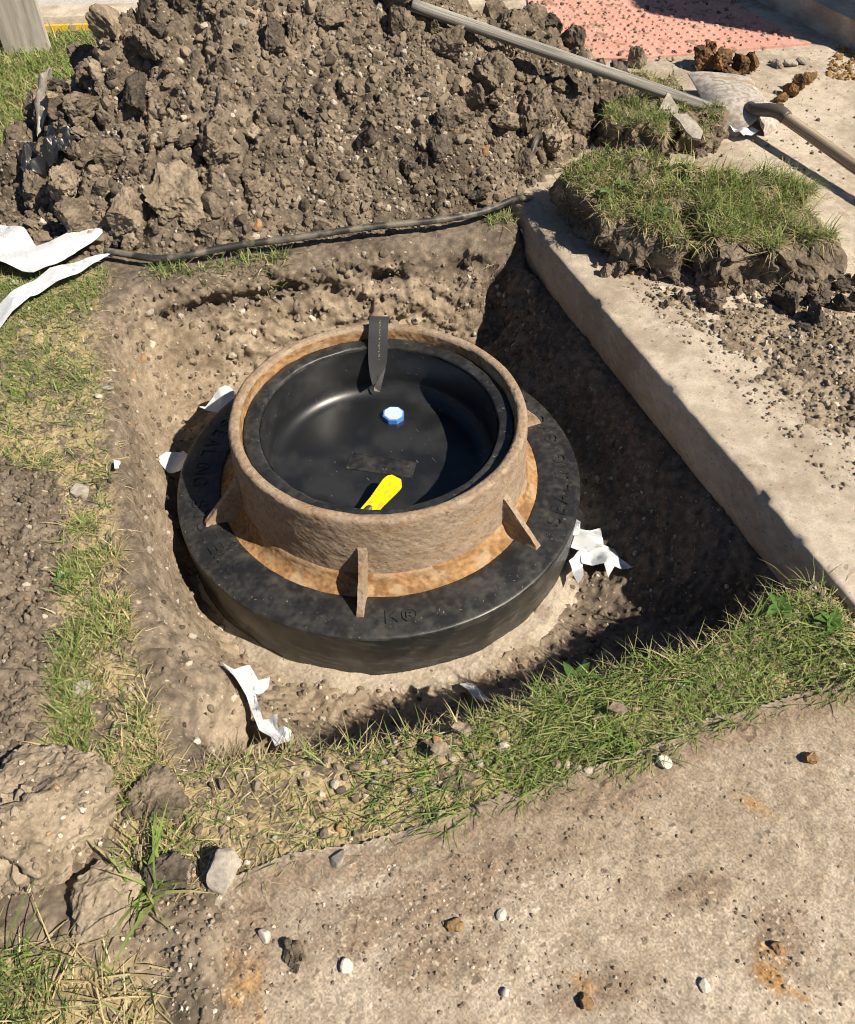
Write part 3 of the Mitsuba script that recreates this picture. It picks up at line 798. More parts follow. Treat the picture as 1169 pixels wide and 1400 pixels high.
def curved_word(text, r, start, step, height, z):
    out, a = [], start
    for ch in text:
        if ch != ' ':
            m = meshkit.text_mesh(ch, height, .0030)
            w = m.bounds[1][0] + m.bounds[0][0]
            v = np.array(m.vertices); v[:, 0] -= w / 2
            aa = math.radians(a)
            er, et = np.array([math.cos(aa), math.sin(aa)]), np.array([-math.sin(aa), math.cos(aa)])
            p = np.array([CX, CY]) + er * r
            xy = p + v[:, :1] * et - v[:, 1:2] * er
            out.append(mesh_of(np.c_[xy, v[:, 2] * 1.0 + z], m.faces))
        a += step * (.62 if ch in 'I' else 1)
    return out


for start in (-22.5, 157.5):
    for m in curved_word('SEALING SYSTEMS', .463, start, 4.9, .034, -.1955):
        part(seal, 'letter', m, 'rubber')
# the raised mark in front: an upright bar, a chevron and an eight-sided badge
er, et = np.array([math.cos(math.radians(-83)), math.sin(math.radians(-83))]), np.array([-math.sin(math.radians(-83)), math.cos(math.radians(-83))])


def on_seal(u, w, z=-.1925):
    p = np.array([CX, CY]) + er * (.444 - w) + et * u
    return [p[0], p[1], z]


marks = [[(-.030, -.017), (-.030, .017)], [(-.004, .015), (-.019, .0), (-.004, -.015)], [(.004 + .017 + .016 * math.cos(a), .016 * math.sin(a)) for a in np.arange(9) * math.pi / 4 + math.pi / 8], [(.015, -.007), (.015, .007), (.024, .007), (.026, .003), (.024, 0), (.015, 0)], [(.021, 0), (.027, -.007)]]
part(seal, 'emblem', trimesh.util.concatenate([tube([on_seal(*p) for p in np.vstack([np.linspace(a, b, 4) for a, b in zip(l[:-1], l[1:])])], .0014, 5) for l in map(np.array, marks)]), 'rubber', label='raised eight-sided maker emblem')

# mortar under the seal
def mortar_wobble(a, r, z):
    q = np.stack([r * np.cos(a) * 12, r * np.sin(a) * 12, z * 12], -1)
    f = np.clip(np.cos(a + math.radians(62)) * .7 + .45, -.3, 1)
    return r + f * .034 * np.clip((-.33 - z) / .04, 0, 1.2) + (meshkit.fbm(q, 3, 95) - .5) * .028 + (meshkit.fbm(q * 5, 3, 96) - .5) * .012, z


whole('mortar_bed', lathe(fine([(.545, -.400), (.530, -.374), (.515, -.356), (.500, -.347), (.470, -.343)], .006), 260, C3, mortar_wobble), 'mortar', 'crumbly tan mortar collar showing under the black rubber boot', 'mortar collar', smooth=True)

dish = thing('inner_dish', 'glossy black plastic dish set inside the iron frame', 'manhole insert')


def gasket_wobble(a, r, z):
    q = np.stack([np.cos(a) * 9 + 0 * r, np.sin(a) * 9 + 0 * r, r * 30], -1)
    return r + (meshkit.fbm(q * .7, 2, 98) - .5) * .005, z + (meshkit.fbm(q, 3, 97) - .5) * .006


part(dish, 'gasket', lathe(fine([(.3150, -.052), (.3148, -.034), (.3125, -.0300), (.300, -.0290), (.287, -.0293), (.2815, -.0312), (.2793, -.035), (.2785, -.046)], .004), 280, C3, gasket_wobble), 'rubber', smooth=True, label='matt black rim gasket of the dish')
fil = [(.2768, -.038), (.2758, -.070), (.2748, -.110)] + [(.2338 + .041 * math.cos(a), -.129 - .041 * math.sin(a)) for a in np.linspace(0, math.pi / 2, 14)] + [(.20, -.171), (.12, -.172), (.06, -.172), (.001, -.172)]
part(dish, 'bowl', lathe(fine(fil, .012), 240, C3), 'dish_plastic', smooth=True)
# embossed plate: frame and specks of raised print
pc, pu = np.array([-.1135, 1.4925]), np.array([.976, -.215]); pn = np.array([-pu[1], pu[0]])


def on_plate(u, w, z):
    p = pc + pu * u + pn * w
    return [p[0], p[1], z]


def bar(u0, u1, w0, w1, z0, z1):
    v = [on_plate(u, w, z) for z in (z0, z1) for u, w in ((u0, w0), (u1, w0), (u1, w1), (u0, w1))]
    m = trimesh.convex.convex_hull(np.array(v))
    return m


plate = trimesh.util.concatenate([bar(-.083, .083, -.028, -.0255, -.174, -.1695), bar(-.083, .083, .0255, .028, -.174, -.1695), bar(-.083, -.0805, -.0254, .0254, -.174, -.1695), bar(.0805, .083, -.0254, .0254, -.174, -.1695)])
plate = trimesh.util.concatenate([plate, bar(-.0803, .0803, -.0253, .0253, -.174, -.1706)] + [bar(a, a + .006, b, b + .003, -.172, -.1697) for a, b in np.random.default_rng(8).uniform((-.076, -.022), (.070, .019), (60, 2))])
pk = part(dish, 'data_plate', plate, 'rubber', label='small rectangular embossed plate on the dish floor')
# blue cap
cap_c = np.array([-.088, 1.670])
oct_ = [(.029 * math.cos(a), .029 * math.sin(a)) for a in np.arange(8) * math.pi / 4 + .35]
m = trimesh.creation.extrude_polygon(Polygon(oct_).buffer(-.002).buffer(.002), .014, engine='earcut'); m.apply_translation([*cap_c, -.173])
ck = part(dish, 'valve_cap', m, 'cap_blue', label='blue eight-sided valve cap with a pale top')
m = trimesh.creation.extrude_polygon(Polygon([(a * .86, b * .86) for a, b in oct_]).buffer(-.003).buffer(.003), .004, engine='earcut'); m.apply_translation([*cap_c, -.1605])
part(ck, 'cap_top', m, 'cap_pale')
# yellow handle
a0, a1 = np.array([-.168, 1.268, -.158]), np.array([-.0700, 1.406, -.134])
ax = (a1 - a0) / np.linalg.norm(a1 - a0); sd = np.cross(ax, [0, 0, 1]); sd /= np.linalg.norm(sd); upv = np.cross(sd, ax)
outline = [(0, -.017), (.09, -.018), (.148, -.0245), (.162, -.022), (.170, -.014), (.170, .012), (.160, .0205), (.148, .022), (.09, .0165), (0, .0155)]
m = trimesh.creation.extrude_polygon(Polygon(outline).buffer(-.003).buffer(.003), .013, engine='earcut')
v = np.array(m.vertices)
m = mesh_of(a0 + v[:, :1] * ax + v[:, 1:2] * sd + v[:, 2:] * upv, m.faces); m.fix_normals()
hk = part(dish, 'handle', m, 'yellow_plastic', smooth=30, label='bright yellow tapered plastic handle')
m = box((.020, .013, .010), bevel=.003)
v = np.array(m.vertices); m = mesh_of(a0 + (v[:, :1] + .060) * ax + v[:, 1:2] * sd + (v[:, 2:] + .016) * upv, m.faces); m.fix_normals()
part(hk, 'clip', m, 'dark_steel')

# strap over the rim
strap = thing('lifting_strap', 'black webbing strap hung over the far rim of the iron frame', 'strap')
cl = smooth_path([(-.120, 1.872, -.10), (-.121, 1.862, -.03), (-.122, 1.8515, .0), (-.123, 1.842, .018), (-.1235, 1.824, .021), (-.1245, 1.804, .008), (-.1265, 1.785, -.018), (-.128, 1.771, -.050), (-.1295, 1.762, -.088), (-.131, 1.755, -.122)], 46)
tg = np.gradient(cl, axis=0); tg /= np.linalg.norm(tg, axis=1, keepdims=True)
side = np.array([1, -.03, 0.0]); side /= np.linalg.norm(side)
nr = np.cross(side, tg); nr /= np.linalg.norm(nr, axis=1, keepdims=True)
w = np.full(len(cl), .0250); half = .0016
sect = [(-1, -1), (-.9, 1), (0, 1.05), (.9, 1), (1, -1)]
tw = np.clip((np.linspace(0, 1, len(cl)) - .62) / .38, 0, 1) ** 1.5 * math.radians(62)
sd3 = side * np.cos(tw)[:, None] + nr * np.sin(tw)[:, None]
nr = nr * np.cos(tw)[:, None] - side * np.sin(tw)[:, None]
ring = np.stack([cl + sd3 * (w * s)[:, None] + nr * (half * h) for s, h in ((-1, -.6), (-.96, 1), (.96, 1), (1, -.6), (.96, -1), (-.96, -1))], 1)
n = len(cl)
i, j = np.meshgrid(np.arange(n - 1), np.arange(6), indexing='ij')
qd = np.stack([i * 6 + j, i * 6 + (j + 1) % 6, (i + 1) * 6 + (j + 1) % 6, (i + 1) * 6 + j], -1).reshape(-1, 4)
m = mesh_of(ring.reshape(-1, 3), np.vstack([qd[:, [0, 1, 2]], qd[:, [0, 2, 3]], [[0, 1, 2], [0, 2, 3], [0, 3, 4], [0, 4, 5]], [[(n - 1) * 6 + b for b in t3] for t3 in ([0, 2, 1], [0, 3, 2], [0, 4, 3], [0, 5, 4])]]))
m.fix_normals()
part(strap, 'webbing', m, 'strap_black', smooth=40)
out_n = nr * np.sign((nr[len(nr) // 2] @ np.array([0, -.5, .8])))
marks = []
rng = np.random.default_rng(17)
for k in range(21, 36):
    for _ in range(2):
        f = rng.uniform(0, 1); p = cl[k] * (1 - f) + cl[min(k + 1, n - 1)] * f
        o = out_n[k] * .0021
        a, b = rng.uniform(.0007, .0015), rng.uniform(.0006, .0012)
        c0 = p + o + sd3[k] * (.0035 + rng.uniform(-.0012, .0012))
        marks.append(mesh_of([c0 - sd3[k] * a - tg[k] * b, c0 + sd3[k] * a - tg[k] * b, c0 + sd3[k] * a + tg[k] * b, c0 - sd3[k] * a + tg[k] * b], [[0, 1, 2], [0, 2, 3]]))
part(strap, 'print', trimesh.util.concatenate(marks), 'print_yellow', label='line of tiny yellow print')
e = cl[-1]
flap = mesh_of([e + [-.010, -.004, -.016], e + [.0215, -.008, .052], e + [.0235, -.010, .050], e + [.006, -.016, -.022], e + [-.009, -.010, -.024], e + [-.010, -.004, -.016] + np.array([0, .0015, 0]), e + [.0215, -.0065, .052], e + [.006, -.0145, -.022]], [[0, 1, 2], [0, 2, 3], [0, 3, 4], [5, 6, 7]])
part(strap, 'cut_end', mesh_of(np.vstack([flap.vertices]), flap.faces), 'stone_pale', label='pale frayed cut end of the strap')

# ------------------------------------------------------------------ paper and plastic film
def sheet(poly, zf, fold, th=.0012, size=.012):
    """A sheet cut along poly that follows zf with folds on top."""
    v2, f = trimesh.creation.triangulate_polygon(Polygon(poly).buffer(0), engine='earcut')
    m = trimesh.Trimesh(np.c_[v2, np.zeros(len(v2))], f, process=False).subdivide_to_size(size)
    m.merge_vertices()
    v = np.array(m.vertices)
    v[:, 2] = zf(v[:, 0], v[:, 1]) + fold(v[:, 0], v[:, 1])
    if m.face_normals[:, 2].mean() < 0:
        m.invert()
    f = np.array(m.faces)
    ed = m.edges[trimesh.grouping.group_rows(m.edges_sorted, require_count=1)]
    k = len(v)
    rim = np.vstack([np.stack([ed[:, 1], ed[:, 0], ed[:, 0] + k], 1), np.stack([ed[:, 1], ed[:, 0] + k, ed[:, 1] + k], 1)])
    return mesh_of(np.vstack([v, v - [0, 0, th]]), np.vstack([f, f[:, ::-1] + k, rim]))


def folds(base, seed, amp=.012, n=4, scale=.05):
    r = np.random.default_rng(seed)
    dirs = r.normal(size=(n, 2)); dirs /= np.linalg.norm(dirs, axis=1, keepdims=True)
    ph = r.uniform(0, 10, n)

    def fn(x, y):
        z = 0
        for d, p in zip(dirs, ph):
            u = (x * d[0] + y * d[1]) / scale + p
            z = z + np.abs(u - np.floor(u) - .5) * 2 / n
        return base + amp * z
    return fn


def smooth_gz(x, y):
    return np.maximum(land_z(x, y), -.36) + .006


whole('plastic_film', sheet([(-1.42, 2.30), (-1.249, 2.285), (-1.165, 2.262), (-1.10, 2.168), (-1.05, 2.20), (-.955, 2.312), (-.925, 2.225), (-1.0, 2.10), (-1.065, 2.03), (-1.178, 2.075), (-1.36, 2.12)], lambda x, y: smooth_gz(x, y) + .02, folds(.0, 3, .036, 5, .13), size=.03), 'paper', 'large folded white sheet of film at the left foot of the soil heap', 'plastic sheet', smooth=8)
whole('plastic_film', sheet([(-.884, 2.146), (-.905, 2.100), (-.985, 2.0), (-1.045, 1.93), (-1.075, 1.76), (-1.16, 1.72), (-1.3, 1.86), (-1.12, 1.90), (-1.03, 2.06), (-.96, 2.10)], lambda x, y: smooth_gz(x, y) + .012, folds(0, 4, .034, 5, .11), size=.03), 'paper', 'narrow twisted white strip of film lying on the left lawn', 'plastic sheet', smooth=8)
# torn pieces in the pit
whole('paper_scrap', sheet([(-0.387, 0.872), (-0.343, 0.887), (-0.322, 0.855), (-0.3, 0.859), (-0.301, 0.839), (-0.323, 0.823), (-0.303, 0.773), (-0.273, 0.772), (-0.274, 0.756), (-0.248, 0.75), (-0.25, 0.729), (-0.273, 0.715), (-0.285, 0.738), (-0.308, 0.753), (-0.335, 0.808), (-0.356, 0.834)], lambda x, y: np.maximum(smooth_gz(x, y) + .016, -.125), folds(0, 7, .022, 3, .06), size=.008), 'paper', 'torn zigzag white paper hanging over the left lip of the pit', 'paper scrap', smooth=25)
whole('paper_scrap', sheet([(-.630, 1.795), (-.615, 1.800), (-.600, 1.855), (-.562, 1.885), (-.545, 1.872), (-.53, 1.80), (-.57, 1.77)], lambda x, y: 0 * x - .262, folds(0, 8, .03, 2, .09)), 'paper', 'white paper scrap sticking up behind the rubber boot at the far left', 'paper scrap', smooth=25)
whole('paper_scrap', sheet([(-.712, 1.607), (-.690, 1.636), (-.652, 1.655), (-.62, 1.62), (-.61, 1.56), (-.648, 1.566), (-.680, 1.578)], lambda x, y: 0 * x - .285, folds(0, 9, .03, 2, .09)), 'paper', 'white paper scrap in the shade left of the rubber boot', 'paper scrap', smooth=25)
pp = thing('paper_scrap', 'crumpled white paper on the shaded pit floor right of the boot', 'paper scrap')
for i, (poly, zb, sd_) in enumerate((([(.352, 1.345), (.375, 1.405), (.435, 1.408), (.432, 1.345), (.40, 1.335)], -.318, 12), ([(.375, 1.30), (.372, 1.335), (.410, 1.352), (.462, 1.352), (.468, 1.315), (.498, 1.287), (.452, 1.288), (.432, 1.255), (.425, 1.29)], -.325, 13), ([(.342, 1.30), (.372, 1.335), (.378, 1.30), (.372, 1.255), (.357, 1.235)], -.325, 14), ([(.333, 1.395), (.352, 1.415), (.372, 1.375), (.366, 1.345), (.352, 1.345)], -.275, 15))):
    part(pp, 'sheet', sheet(poly, lambda x, y, z=zb: 0 * x + z, folds(0, sd_, .03, 2, .07), size=.01), 'paper', smooth=25)
whole('paper_scrap', sheet([(.070, .978), (.088, .985), (.118, .965), (.137, .938), (.125, .930), (.10, .948)], lambda x, y: 0 * x - .345, folds(0, 16, .018, 2, .05)), 'paper', 'small pale paper scrap on the pit floor just behind the grass strip', 'paper scrap', smooth=25)
whole('paper_scrap', sheet([(-.683, 1.332), (-.672, 1.338), (-.668, 1.312), (-.676, 1.308)], lambda x, y: smooth_gz(x, y) + .008, folds(0, 18, .006, 2, .02)), 'paper', 'tiny white paper flake on the soil left of the pit', 'paper scrap', smooth=25)

# ------------------------------------------------------------------ cable along the heap
cab = np.array([(-.905, 2.150), (-.83, 2.135), (-.746, 2.118), (-.665, 2.133), (-.589, 2.160), (-.387, 2.206), (-.18, 2.258), (-.01, 2.295), (.121, 2.336), (.205, 2.385), (.275, 2.440), (.318, 2.49), (.36, 2.55)])
cz = np.array([.015, .012, .012, .014, .016, .022, .026, .024, .022, .022, .020, -.01, -.04])
whole('cable', tube(smooth_path(np.c_[cab, cz + .006], 90), .0098, 12), 'cable_black', 'dusty black plastic pipe lying along the foot of the soil heap', 'pipe', smooth=True)
whole('cable', tube(smooth_path([(.315, 2.615, .03), (.335, 2.66, .085), (.352, 2.70, .098), (.362, 2.73, .06)], 24), .010, 10), 'cable_black', 'short grey pipe end sticking out of the heap near the turf', 'pipe', smooth=True)

# black film crumpled in the heap
rng = np.random.default_rng(23)
film = sheet([(-1.21, 2.46), (-1.16, 2.43), (-1.10, 2.45), (-1.05, 2.43), (-1.02, 2.47), (-1.06, 2.50), (-1.03, 2.55), (-1.10, 2.54), (-1.13, 2.58), (-1.17, 2.53), (-1.22, 2.54)], lambda x, y: top_z(x, y) * .6 + .4 * .10 + .02, folds(0, 77, .055, 6, .045), size=.006)
whole('plastic_film', film, 'film_black', 'crumpled black plastic film poking out of the left side of the heap', 'plastic sheet', smooth=25)
hz0 = float(top_z(np.array([-1.18]), np.array([2.70]))[0])
whole('bark_flake', sheet([(-1.20, 2.62), (-1.165, 2.66), (-1.145, 2.75), (-1.17, 2.76), (-1.205, 2.69)], lambda x, y: top_z(x, y) + .02 + .25 * (y - 2.62), folds(0, 28, .02, 2, .05), .004), 'stone_grey', 'grey bark flake standing on the left side of the soil heap', 'bark', smooth=25)

# ------------------------------------------------------------------ grass
GREEN = np.array([[.165, .245, .062], [.225, .305, .090], [.125, .195, .058], [.300, .355, .140]])
STRAW = np.array([[.52, .44, .25], [.44, .36, .20], [.60, .52, .33], [.38, .30, .17]])


def blades(xy, z, rng, length, width, straw, lean=(0.25, .9), toward=None, bias=.0, lift=1.0):
    """Many blades as one mesh with a colour each; straw: chance per blade of a dead one."""
    n = len(xy)
    az = rng.uniform(0, 2 * np.pi, n)
    if toward is not None:
        az = np.where(rng.random(n) < bias, math.atan2(toward[1], toward[0]) + rng.normal(0, .5, n), az)
    L = length * (.35 + 1.75 * rng.beta(1.8, 3.0, n))
    W = width * rng.uniform(.6, 1.25, n)
    ln = rng.uniform(*lean, n)
    dead = rng.random(n) < straw
    ln = np.where(dead, np.minimum(ln * 1.5 + .3, 1.5), ln)
    curve = rng.uniform(.1, .9, n)
    d = np.stack([np.cos(az), np.sin(az)], -1)
    s = np.stack([-np.sin(az), np.cos(az)], -1)
    tw = rng.normal(0, .5, n)
    V = []
    pos = np.c_[xy, z - .004]
    ang = ln.copy()
    steps = 3
    for k in range(steps + 1):
        wk = W * (1.0, .92, .66, .0)[k] / 2
        side = np.c_[s * np.cos(tw)[:, None], np.sin(tw) * .5]
        if k < steps:
            V += [pos - side * wk[:, None], pos + side * wk[:, None]]
        else:
            V.append(pos)
        h = L / steps
        pos = pos + np.c_[d * (np.sin(ang) * h)[:, None], np.cos(ang) * h * lift]
        ang = np.minimum(ang + curve * .55, 2.0)
    V = np.stack(V, 1)
    fb = np.array([[0, 1, 3], [0, 3, 2], [2, 3, 5], [2, 5, 4], [4, 5, 6]])
    F = (fb[None] + (np.arange(n) * 7)[:, None, None]).reshape(-1, 3)
    col = np.where(dead[:, None], STRAW[rng.integers(0, len(STRAW), n)], GREEN[rng.integers(0, len(GREEN), n)]) * rng.uniform(.75, 1.25, (n, 1))
    tip = np.where((rng.random(n) < .3)[:, None], STRAW[0] * .9, col)
    C = np.repeat(col[:, None], 7, 1)
    C[:, 4:] = col[:, None] * .4 + tip[:, None] * .6
    return mesh_of(V.reshape(-1, 3), F), C.reshape(-1, 3)


def grow(poly, n, rng, length, width, straw, thin=None, **kw):
    xy = sample_in(poly, n, rng)
    if thin is not None:
        xy = xy[rng.random(len(xy)) < thin(xy[:, 0], xy[:, 1])]
    st = straw(xy[:, 0], xy[:, 1]) if callable(straw) else straw
    return blades(xy, gz(xy[:, 0], xy[:, 1]), rng, length, width, st, **kw)


def n2(x, y, f, seed):
    return meshkit.fbm(np.stack([x * f, y * f, 0 * x], -1), 3, seed)


def join(*mc):
    return trimesh.util.concatenate([m for m, _ in mc]), np.vstack([c for _, c in mc])


def step(v, lo, hi):
    return np.clip((v - lo) / (hi - lo), 0, 1)


rng = np.random.default_rng(31)
patch = lambda x, y: step(n2(x, y, 6, 71), .36, .56)
left_straw = lambda x, y: np.clip(.20 + .9 * (n2(x, y, 5, 72) - .45) * 2 + .5 * step(x, -.95 + .0 * y, -.7), .12, .95)
narrow = Polygon(LAWN_LEFT).intersection(shapely.box(-1.0, .3, 0, 1.33)).exterior.coords
wide = Polygon(LAWN_LEFT).intersection(shapely.box(-1.75, 1.30, 0, 2.3)).exterior.coords
m, c = join(grow(wide, 36000, rng, .030, .0024, left_straw, lean=(.5, 1.25), thin=lambda x, y: .42 + .58 * patch(x, y)),
            grow(narrow, 13000, rng, .034, .0025, lambda x, y: .38 + .4 * (n2(x, y, 9, 74) > .5), thin=lambda x, y: .06 + .94 * step(n2(x, y, 13, 73), .46, .62)),
            grow(wide, 9000, rng, .045, .0022, 1.0, lean=(1.0, 1.5)), grow(narrow, 2500, rng, .045, .0022, 1.0, lean=(1.0, 1.5), thin=lambda x, y: .3 + .7 * step(n2(x, y, 11, 73), .40, .58)))
whole('grass', m, 'grass', 'patchy dry and green lawn left of the pit', 'grass', kind='stuff', color=c)
near_straw = lambda x, y: np.clip(.36 + .75 * step(.10 - x, .0, .32) + .8 * (n2(x, y, 8, 75) - .5) + .35 * step(x, .55, .75) * (n2(x, y, 14, 76) > .5), .08, .95)
m, c = join(grow(LAWN_NEAR, 36000, rng, .031, .0023, near_straw, lean=(.5, 1.25), thin=lambda x, y: .16 + .84 * step(n2(x, y, 11, 77), .38, .56), toward=(-.6, -.8), bias=.35),
            grow(LAWN_NEAR, 7000, rng, .058, .0026, .10, thin=lambda x, y: step(n2(x, y, 7, 78), .45, .55) * step(x, -.1, .1), toward=(-.75, -.65), bias=.75, lean=(.5, 1.1)),
            grow(LAWN_NEAR, 12000, rng, .050, .0019, 1.0, lean=(1.0, 1.5)),
            grow(Polygon(NEAR_RIM + [(.86, 1.0)] + [(a, b - .035) for a, b in [(.86, 1.0)] + NEAR_RIM[-2::-1]]).buffer(.004).exterior.coords, 330, rng, .062, .0024, .3, lean=(.1, 1.0)))
whole('grass', m, 'grass', 'strip of green and straw coloured grass between the pit and the dusty path', 'grass', kind='stuff', color=c)
m, c = join(grow(LAWN_CORNER, 9000, rng, .075, .0027, lambda x, y: np.clip(.25 + 1.2 * step(x + .3 * (.36 - y), -.60, -.40), .1, .95), toward=(.5, -.6), bias=.6, lean=(.5, 1.2)), grow(LAWN_CORNER, 3500, rng, .06, .0022, 1.0, lean=(1.0, 1.5)))
whole('grass', m, 'grass', 'tuft of long bleached grass in the near left corner', 'grass', kind='stuff', color=c)
far_view = Polygon(LAWN_FAR).intersection(shapely.box(-2.3, 2.3, -.7, 3.9)).exterior.coords
m, c = join(grow(far_view, 26000, rng, .05, .0042, lambda x, y: np.clip(.28 + .9 * (n2(x, y, 4, 79) - .45), .1, .8)), grow(far_view, 5000, rng, .045, .003, 1.0, lean=(1.0, 1.5)))
whole('grass', m, 'grass', 'sunny lawn behind the left end of the soil heap', 'grass', kind='stuff', color=c)
# a few tufts along the pipe and at the shaded far right
tuft = [(-.75, 2.085), (-.70, 2.10), (-.52, 2.15), (-.46, 2.165), (-.42, 2.18), (.20, 2.36), (.24, 2.40), (-.58, 2.12), (-.64, 2.10)]
mc = []
for (a, b) in tuft:
    xy = np.array([a, b]) + rng.normal(0, .018, (70, 2))
    mc.append(blades(xy, gz(xy[:, 0], xy[:, 1]), rng, .04, .003, .3))
m, c = join(*mc)
whole('grass', m, 'grass', 'thin grass tufts along the black pipe', 'grass', kind='stuff', color=c)
xy = sample_in([(1.95, 3.6), (2.6, 3.4), (2.4, 5.0), (1.5, 5.0), (1.6, 4.6)], 9000, rng)
m, c = blades(xy, 0 * xy[:, 0] - .0, rng, .05, .004, .15)
whole('grass', m, 'grass', 'shaded grass beyond the kerb in the far right corner', 'grass', kind='stuff', color=c)

# ------------------------------------------------------------------ sods of turf on the walk
def sod(poly, h, seed, label, nblades, length, straw, toward, tilt=(0, 0)):
    r = np.random.default_rng(seed)
    k = thing('turf_sod', label, 'turf', 'cut turf sods on the walk')
    P = Polygon(poly).buffer(-.015).buffer(.015)
    m = trimesh.creation.extrude_polygon(P, h, engine='earcut').subdivide_to_size(.014)
    m.merge_vertices()
    m = m.subdivide()
    v = np.array(m.vertices)
    c = np.array(P.centroid.coords[0])
    f = v[:, 2] / h
    v[:, :2] = c + (v[:, :2] - c) * (1.0 + .10 * np.sin(np.pi * f) - .05 * f)[:, None]
    q = v * 1.0
    d3 = np.stack([meshkit.fbm(q * 13 + o + seed, 4, seed + o) - .5 for o in (0, 1, 2)], -1)
    v += d3 * np.array([.095, .095, .075])
    v[:, :2] += (np.abs(meshkit.fbm(q * np.array([24, 24, 9]) + seed, 3, seed + 9) - .5) - .12)[:, None] * .12 * (v[:, :2] - c) / (np.linalg.norm(v[:, :2] - c, axis=1, keepdims=True) + .01)
    v += (np.stack([meshkit.fbm(q * 70 + o, 3, seed + 5 + o) - .5 for o in (0, 1, 2)], -1)) * .016
    v[:, 2] += (v[:, 0] - c[0]) * tilt[0] + (v[:, 1] - c[1]) * tilt[1]
    v[:, 2] = np.where(f < .02, -.01, np.maximum(v[:, 2], .004))
    m = mesh_of(v, m.faces)
    part(k, 'soil_block', m, 'clod_brown', smooth=40)
    up = m.face_normals[:, 2] > .35
    up &= m.triangles_center[:, 2] > h * .8
    sub = mesh_of(m.vertices, m.faces[up])
    p, _ = trimesh.sample.sample_surface(sub, nblades, seed=seed)
    p = p[meshkit.fbm(p * 17 + seed, 3, seed + 3) > .42]
    mm, cc = blades(p[:, :2], p[:, 2], r, length, .0028, straw, toward=toward, bias=.25, lean=(.1, 1.1))
    rimp = p[np.argsort(np.linalg.norm((p[:, :2] - c), axis=1))[-nblades // 12:]]
    d_out = (rimp[:, :2] - c)
    m2, c2 = blades(rimp[:, :2], rimp[:, 2], r, length * 1.1, .0028, .55, lean=(.9, 1.9))
    side = mesh_of(m.vertices, m.faces[(np.abs(m.face_normals[:, 2]) < .4)])
    ps, fi = trimesh.sample.sample_surface(side, nblades // 7, seed=seed + 1)
    m3, c3 = blades(ps[:, :2], ps[:, 2], r, .035, .0013, 1.0, lean=(1.4, 2.4))
    m2, c2 = join((m2, c2), (m3, c3 * .6))
    mm, cc = join((mm, cc), (m2, c2))
    kk = part(k, 'grass', mm, 'grass', color=cc, kind='stuff')
    return k


sod([(.405, 2.33), (.47, 2.20), (.55, 2.11), (.68, 2.02), (.705, 2.20), (.715, 2.38), (.60, 2.44), (.47, 2.46), (.42, 2.43)], .135, 3, 'large upturned turf sod with grey green weedy grass at the edge of the pit', 5200, .038, .46, (-.3, -.6), (.10, .12))
sod([(.730, 2.015), (.80, 1.985), (.90, 2.0), (1.00, 1.98), (1.085, 2.06), (1.05, 2.20), (1.08, 2.30), (.93, 2.36), (.80, 2.34), (.715, 2.38)], .135, 4, 'large turf sod with long bright grass and a thick soil face on the sidewalk', 6000, .052, .36, (.5, -.5), (-.08, .15))
sod([(.555, 2.85), (.62, 2.755), (.76, 2.72), (.80, 2.80), (.80, 2.98), (.64, 2.99)], .10, 5, 'smaller turf sod below the grey tool handle', 1900, .036, .3, (-.2, -.6))
sod([(.83, 2.80), (.90, 2.78), (.985, 2.86), (1.0, 2.97), (.88, 3.02), (.83, 2.95)], .075, 6, 'small ragged turf sod in front of the shovel blade', 900, .034, .4, (.2, -.6))
sod([(.72, 3.13), (.80, 3.08), (.88, 3.12), (.90, 3.24), (.80, 3.30), (.73, 3.24)], .06, 7, 'dull ragged turf clump behind the tool handle at the right end of the heap', 600, .04, .6, (-.2, -.6))

rng = np.random.default_rng(91)
for i in range(46):
    k = list(n for n in labels if n.startswith('turf_sod'))[i % 5]
    x0, x1, y0 = ((.44, .70, 2.06), (.74, 1.06, 1.97), (.56, .80, 2.73), (.84, .98, 2.77), (.74, .88, 3.08))[i % 5]
    a, b = rng.uniform(x0, x1), y0 + rng.normal(0, .028)
    r = .008 + .024 * rng.random() ** 1.8
    place_lump(key_for(f'{k}__clod'), (BIG_P if r > .022 else MED_P)[rng.integers(6)], 'clod_brown', (a, b, r * .4), r, rng)

# ------------------------------------------------------------------ loose soil and lumps on the walk
lp = [(.52, 2.10), (.66, 2.02), (.85, 1.98), (1.15, 1.98), (1.7, 2.05), (1.7, 1.0), (1.15, 1.18), (.93, 1.36), (.845, 1.50), (.755, 1.68), (.66, 1.88), (.56, 2.05)]
lx, ly = np.arange(.46, 1.75, .007), np.arange(.95, 2.12, .007)
LX, LY = np.meshgrid(lx, ly, indexing='ij')
lm = inside(lp, LX, LY).astype(float)
dist = np.array(shapely.distance(Polygon(lp).exterior, shapely.points(LX.ravel(), LY.ravel()))).reshape(LX.shape) * np.where(lm > 0, 1, -1)
q = np.stack([LX, LY, 0 * LX], -1)
LZ = np.where(dist < 0, np.clip(dist, -.06, 0) * .8, np.clip(dist - .02, 0, .30) * .10) + .012 * (meshkit.fbm(q * 4.5, 3, 113) - .55) - .004 + (meshkit.fbm(q * 9, 3, 111) - .5) * .022 + (meshkit.fbm(q * 48, 3, 112) - .5) * .014
LZ -= .03 * step(1.45 - LY, 0, .25)
lf = grid_faces(*LX.shape)
lv = np.stack([LX, LY, LZ], -1).reshape(-1, 3)
lf = lf[(lv[lf][:, :, 2] > -.006).any(1)]
F_loose = RegularGridInterpolator((lx, ly), LZ, bounds_error=False, fill_value=-.05)
loose = thing('spilled_soil', 'loose gravelly soil spilled over the sidewalk right of the pit', 'soil', kind='structure')
part(loose, 'loose_soil', mesh_of(lv, lf), 'clod_tan', smooth=True)
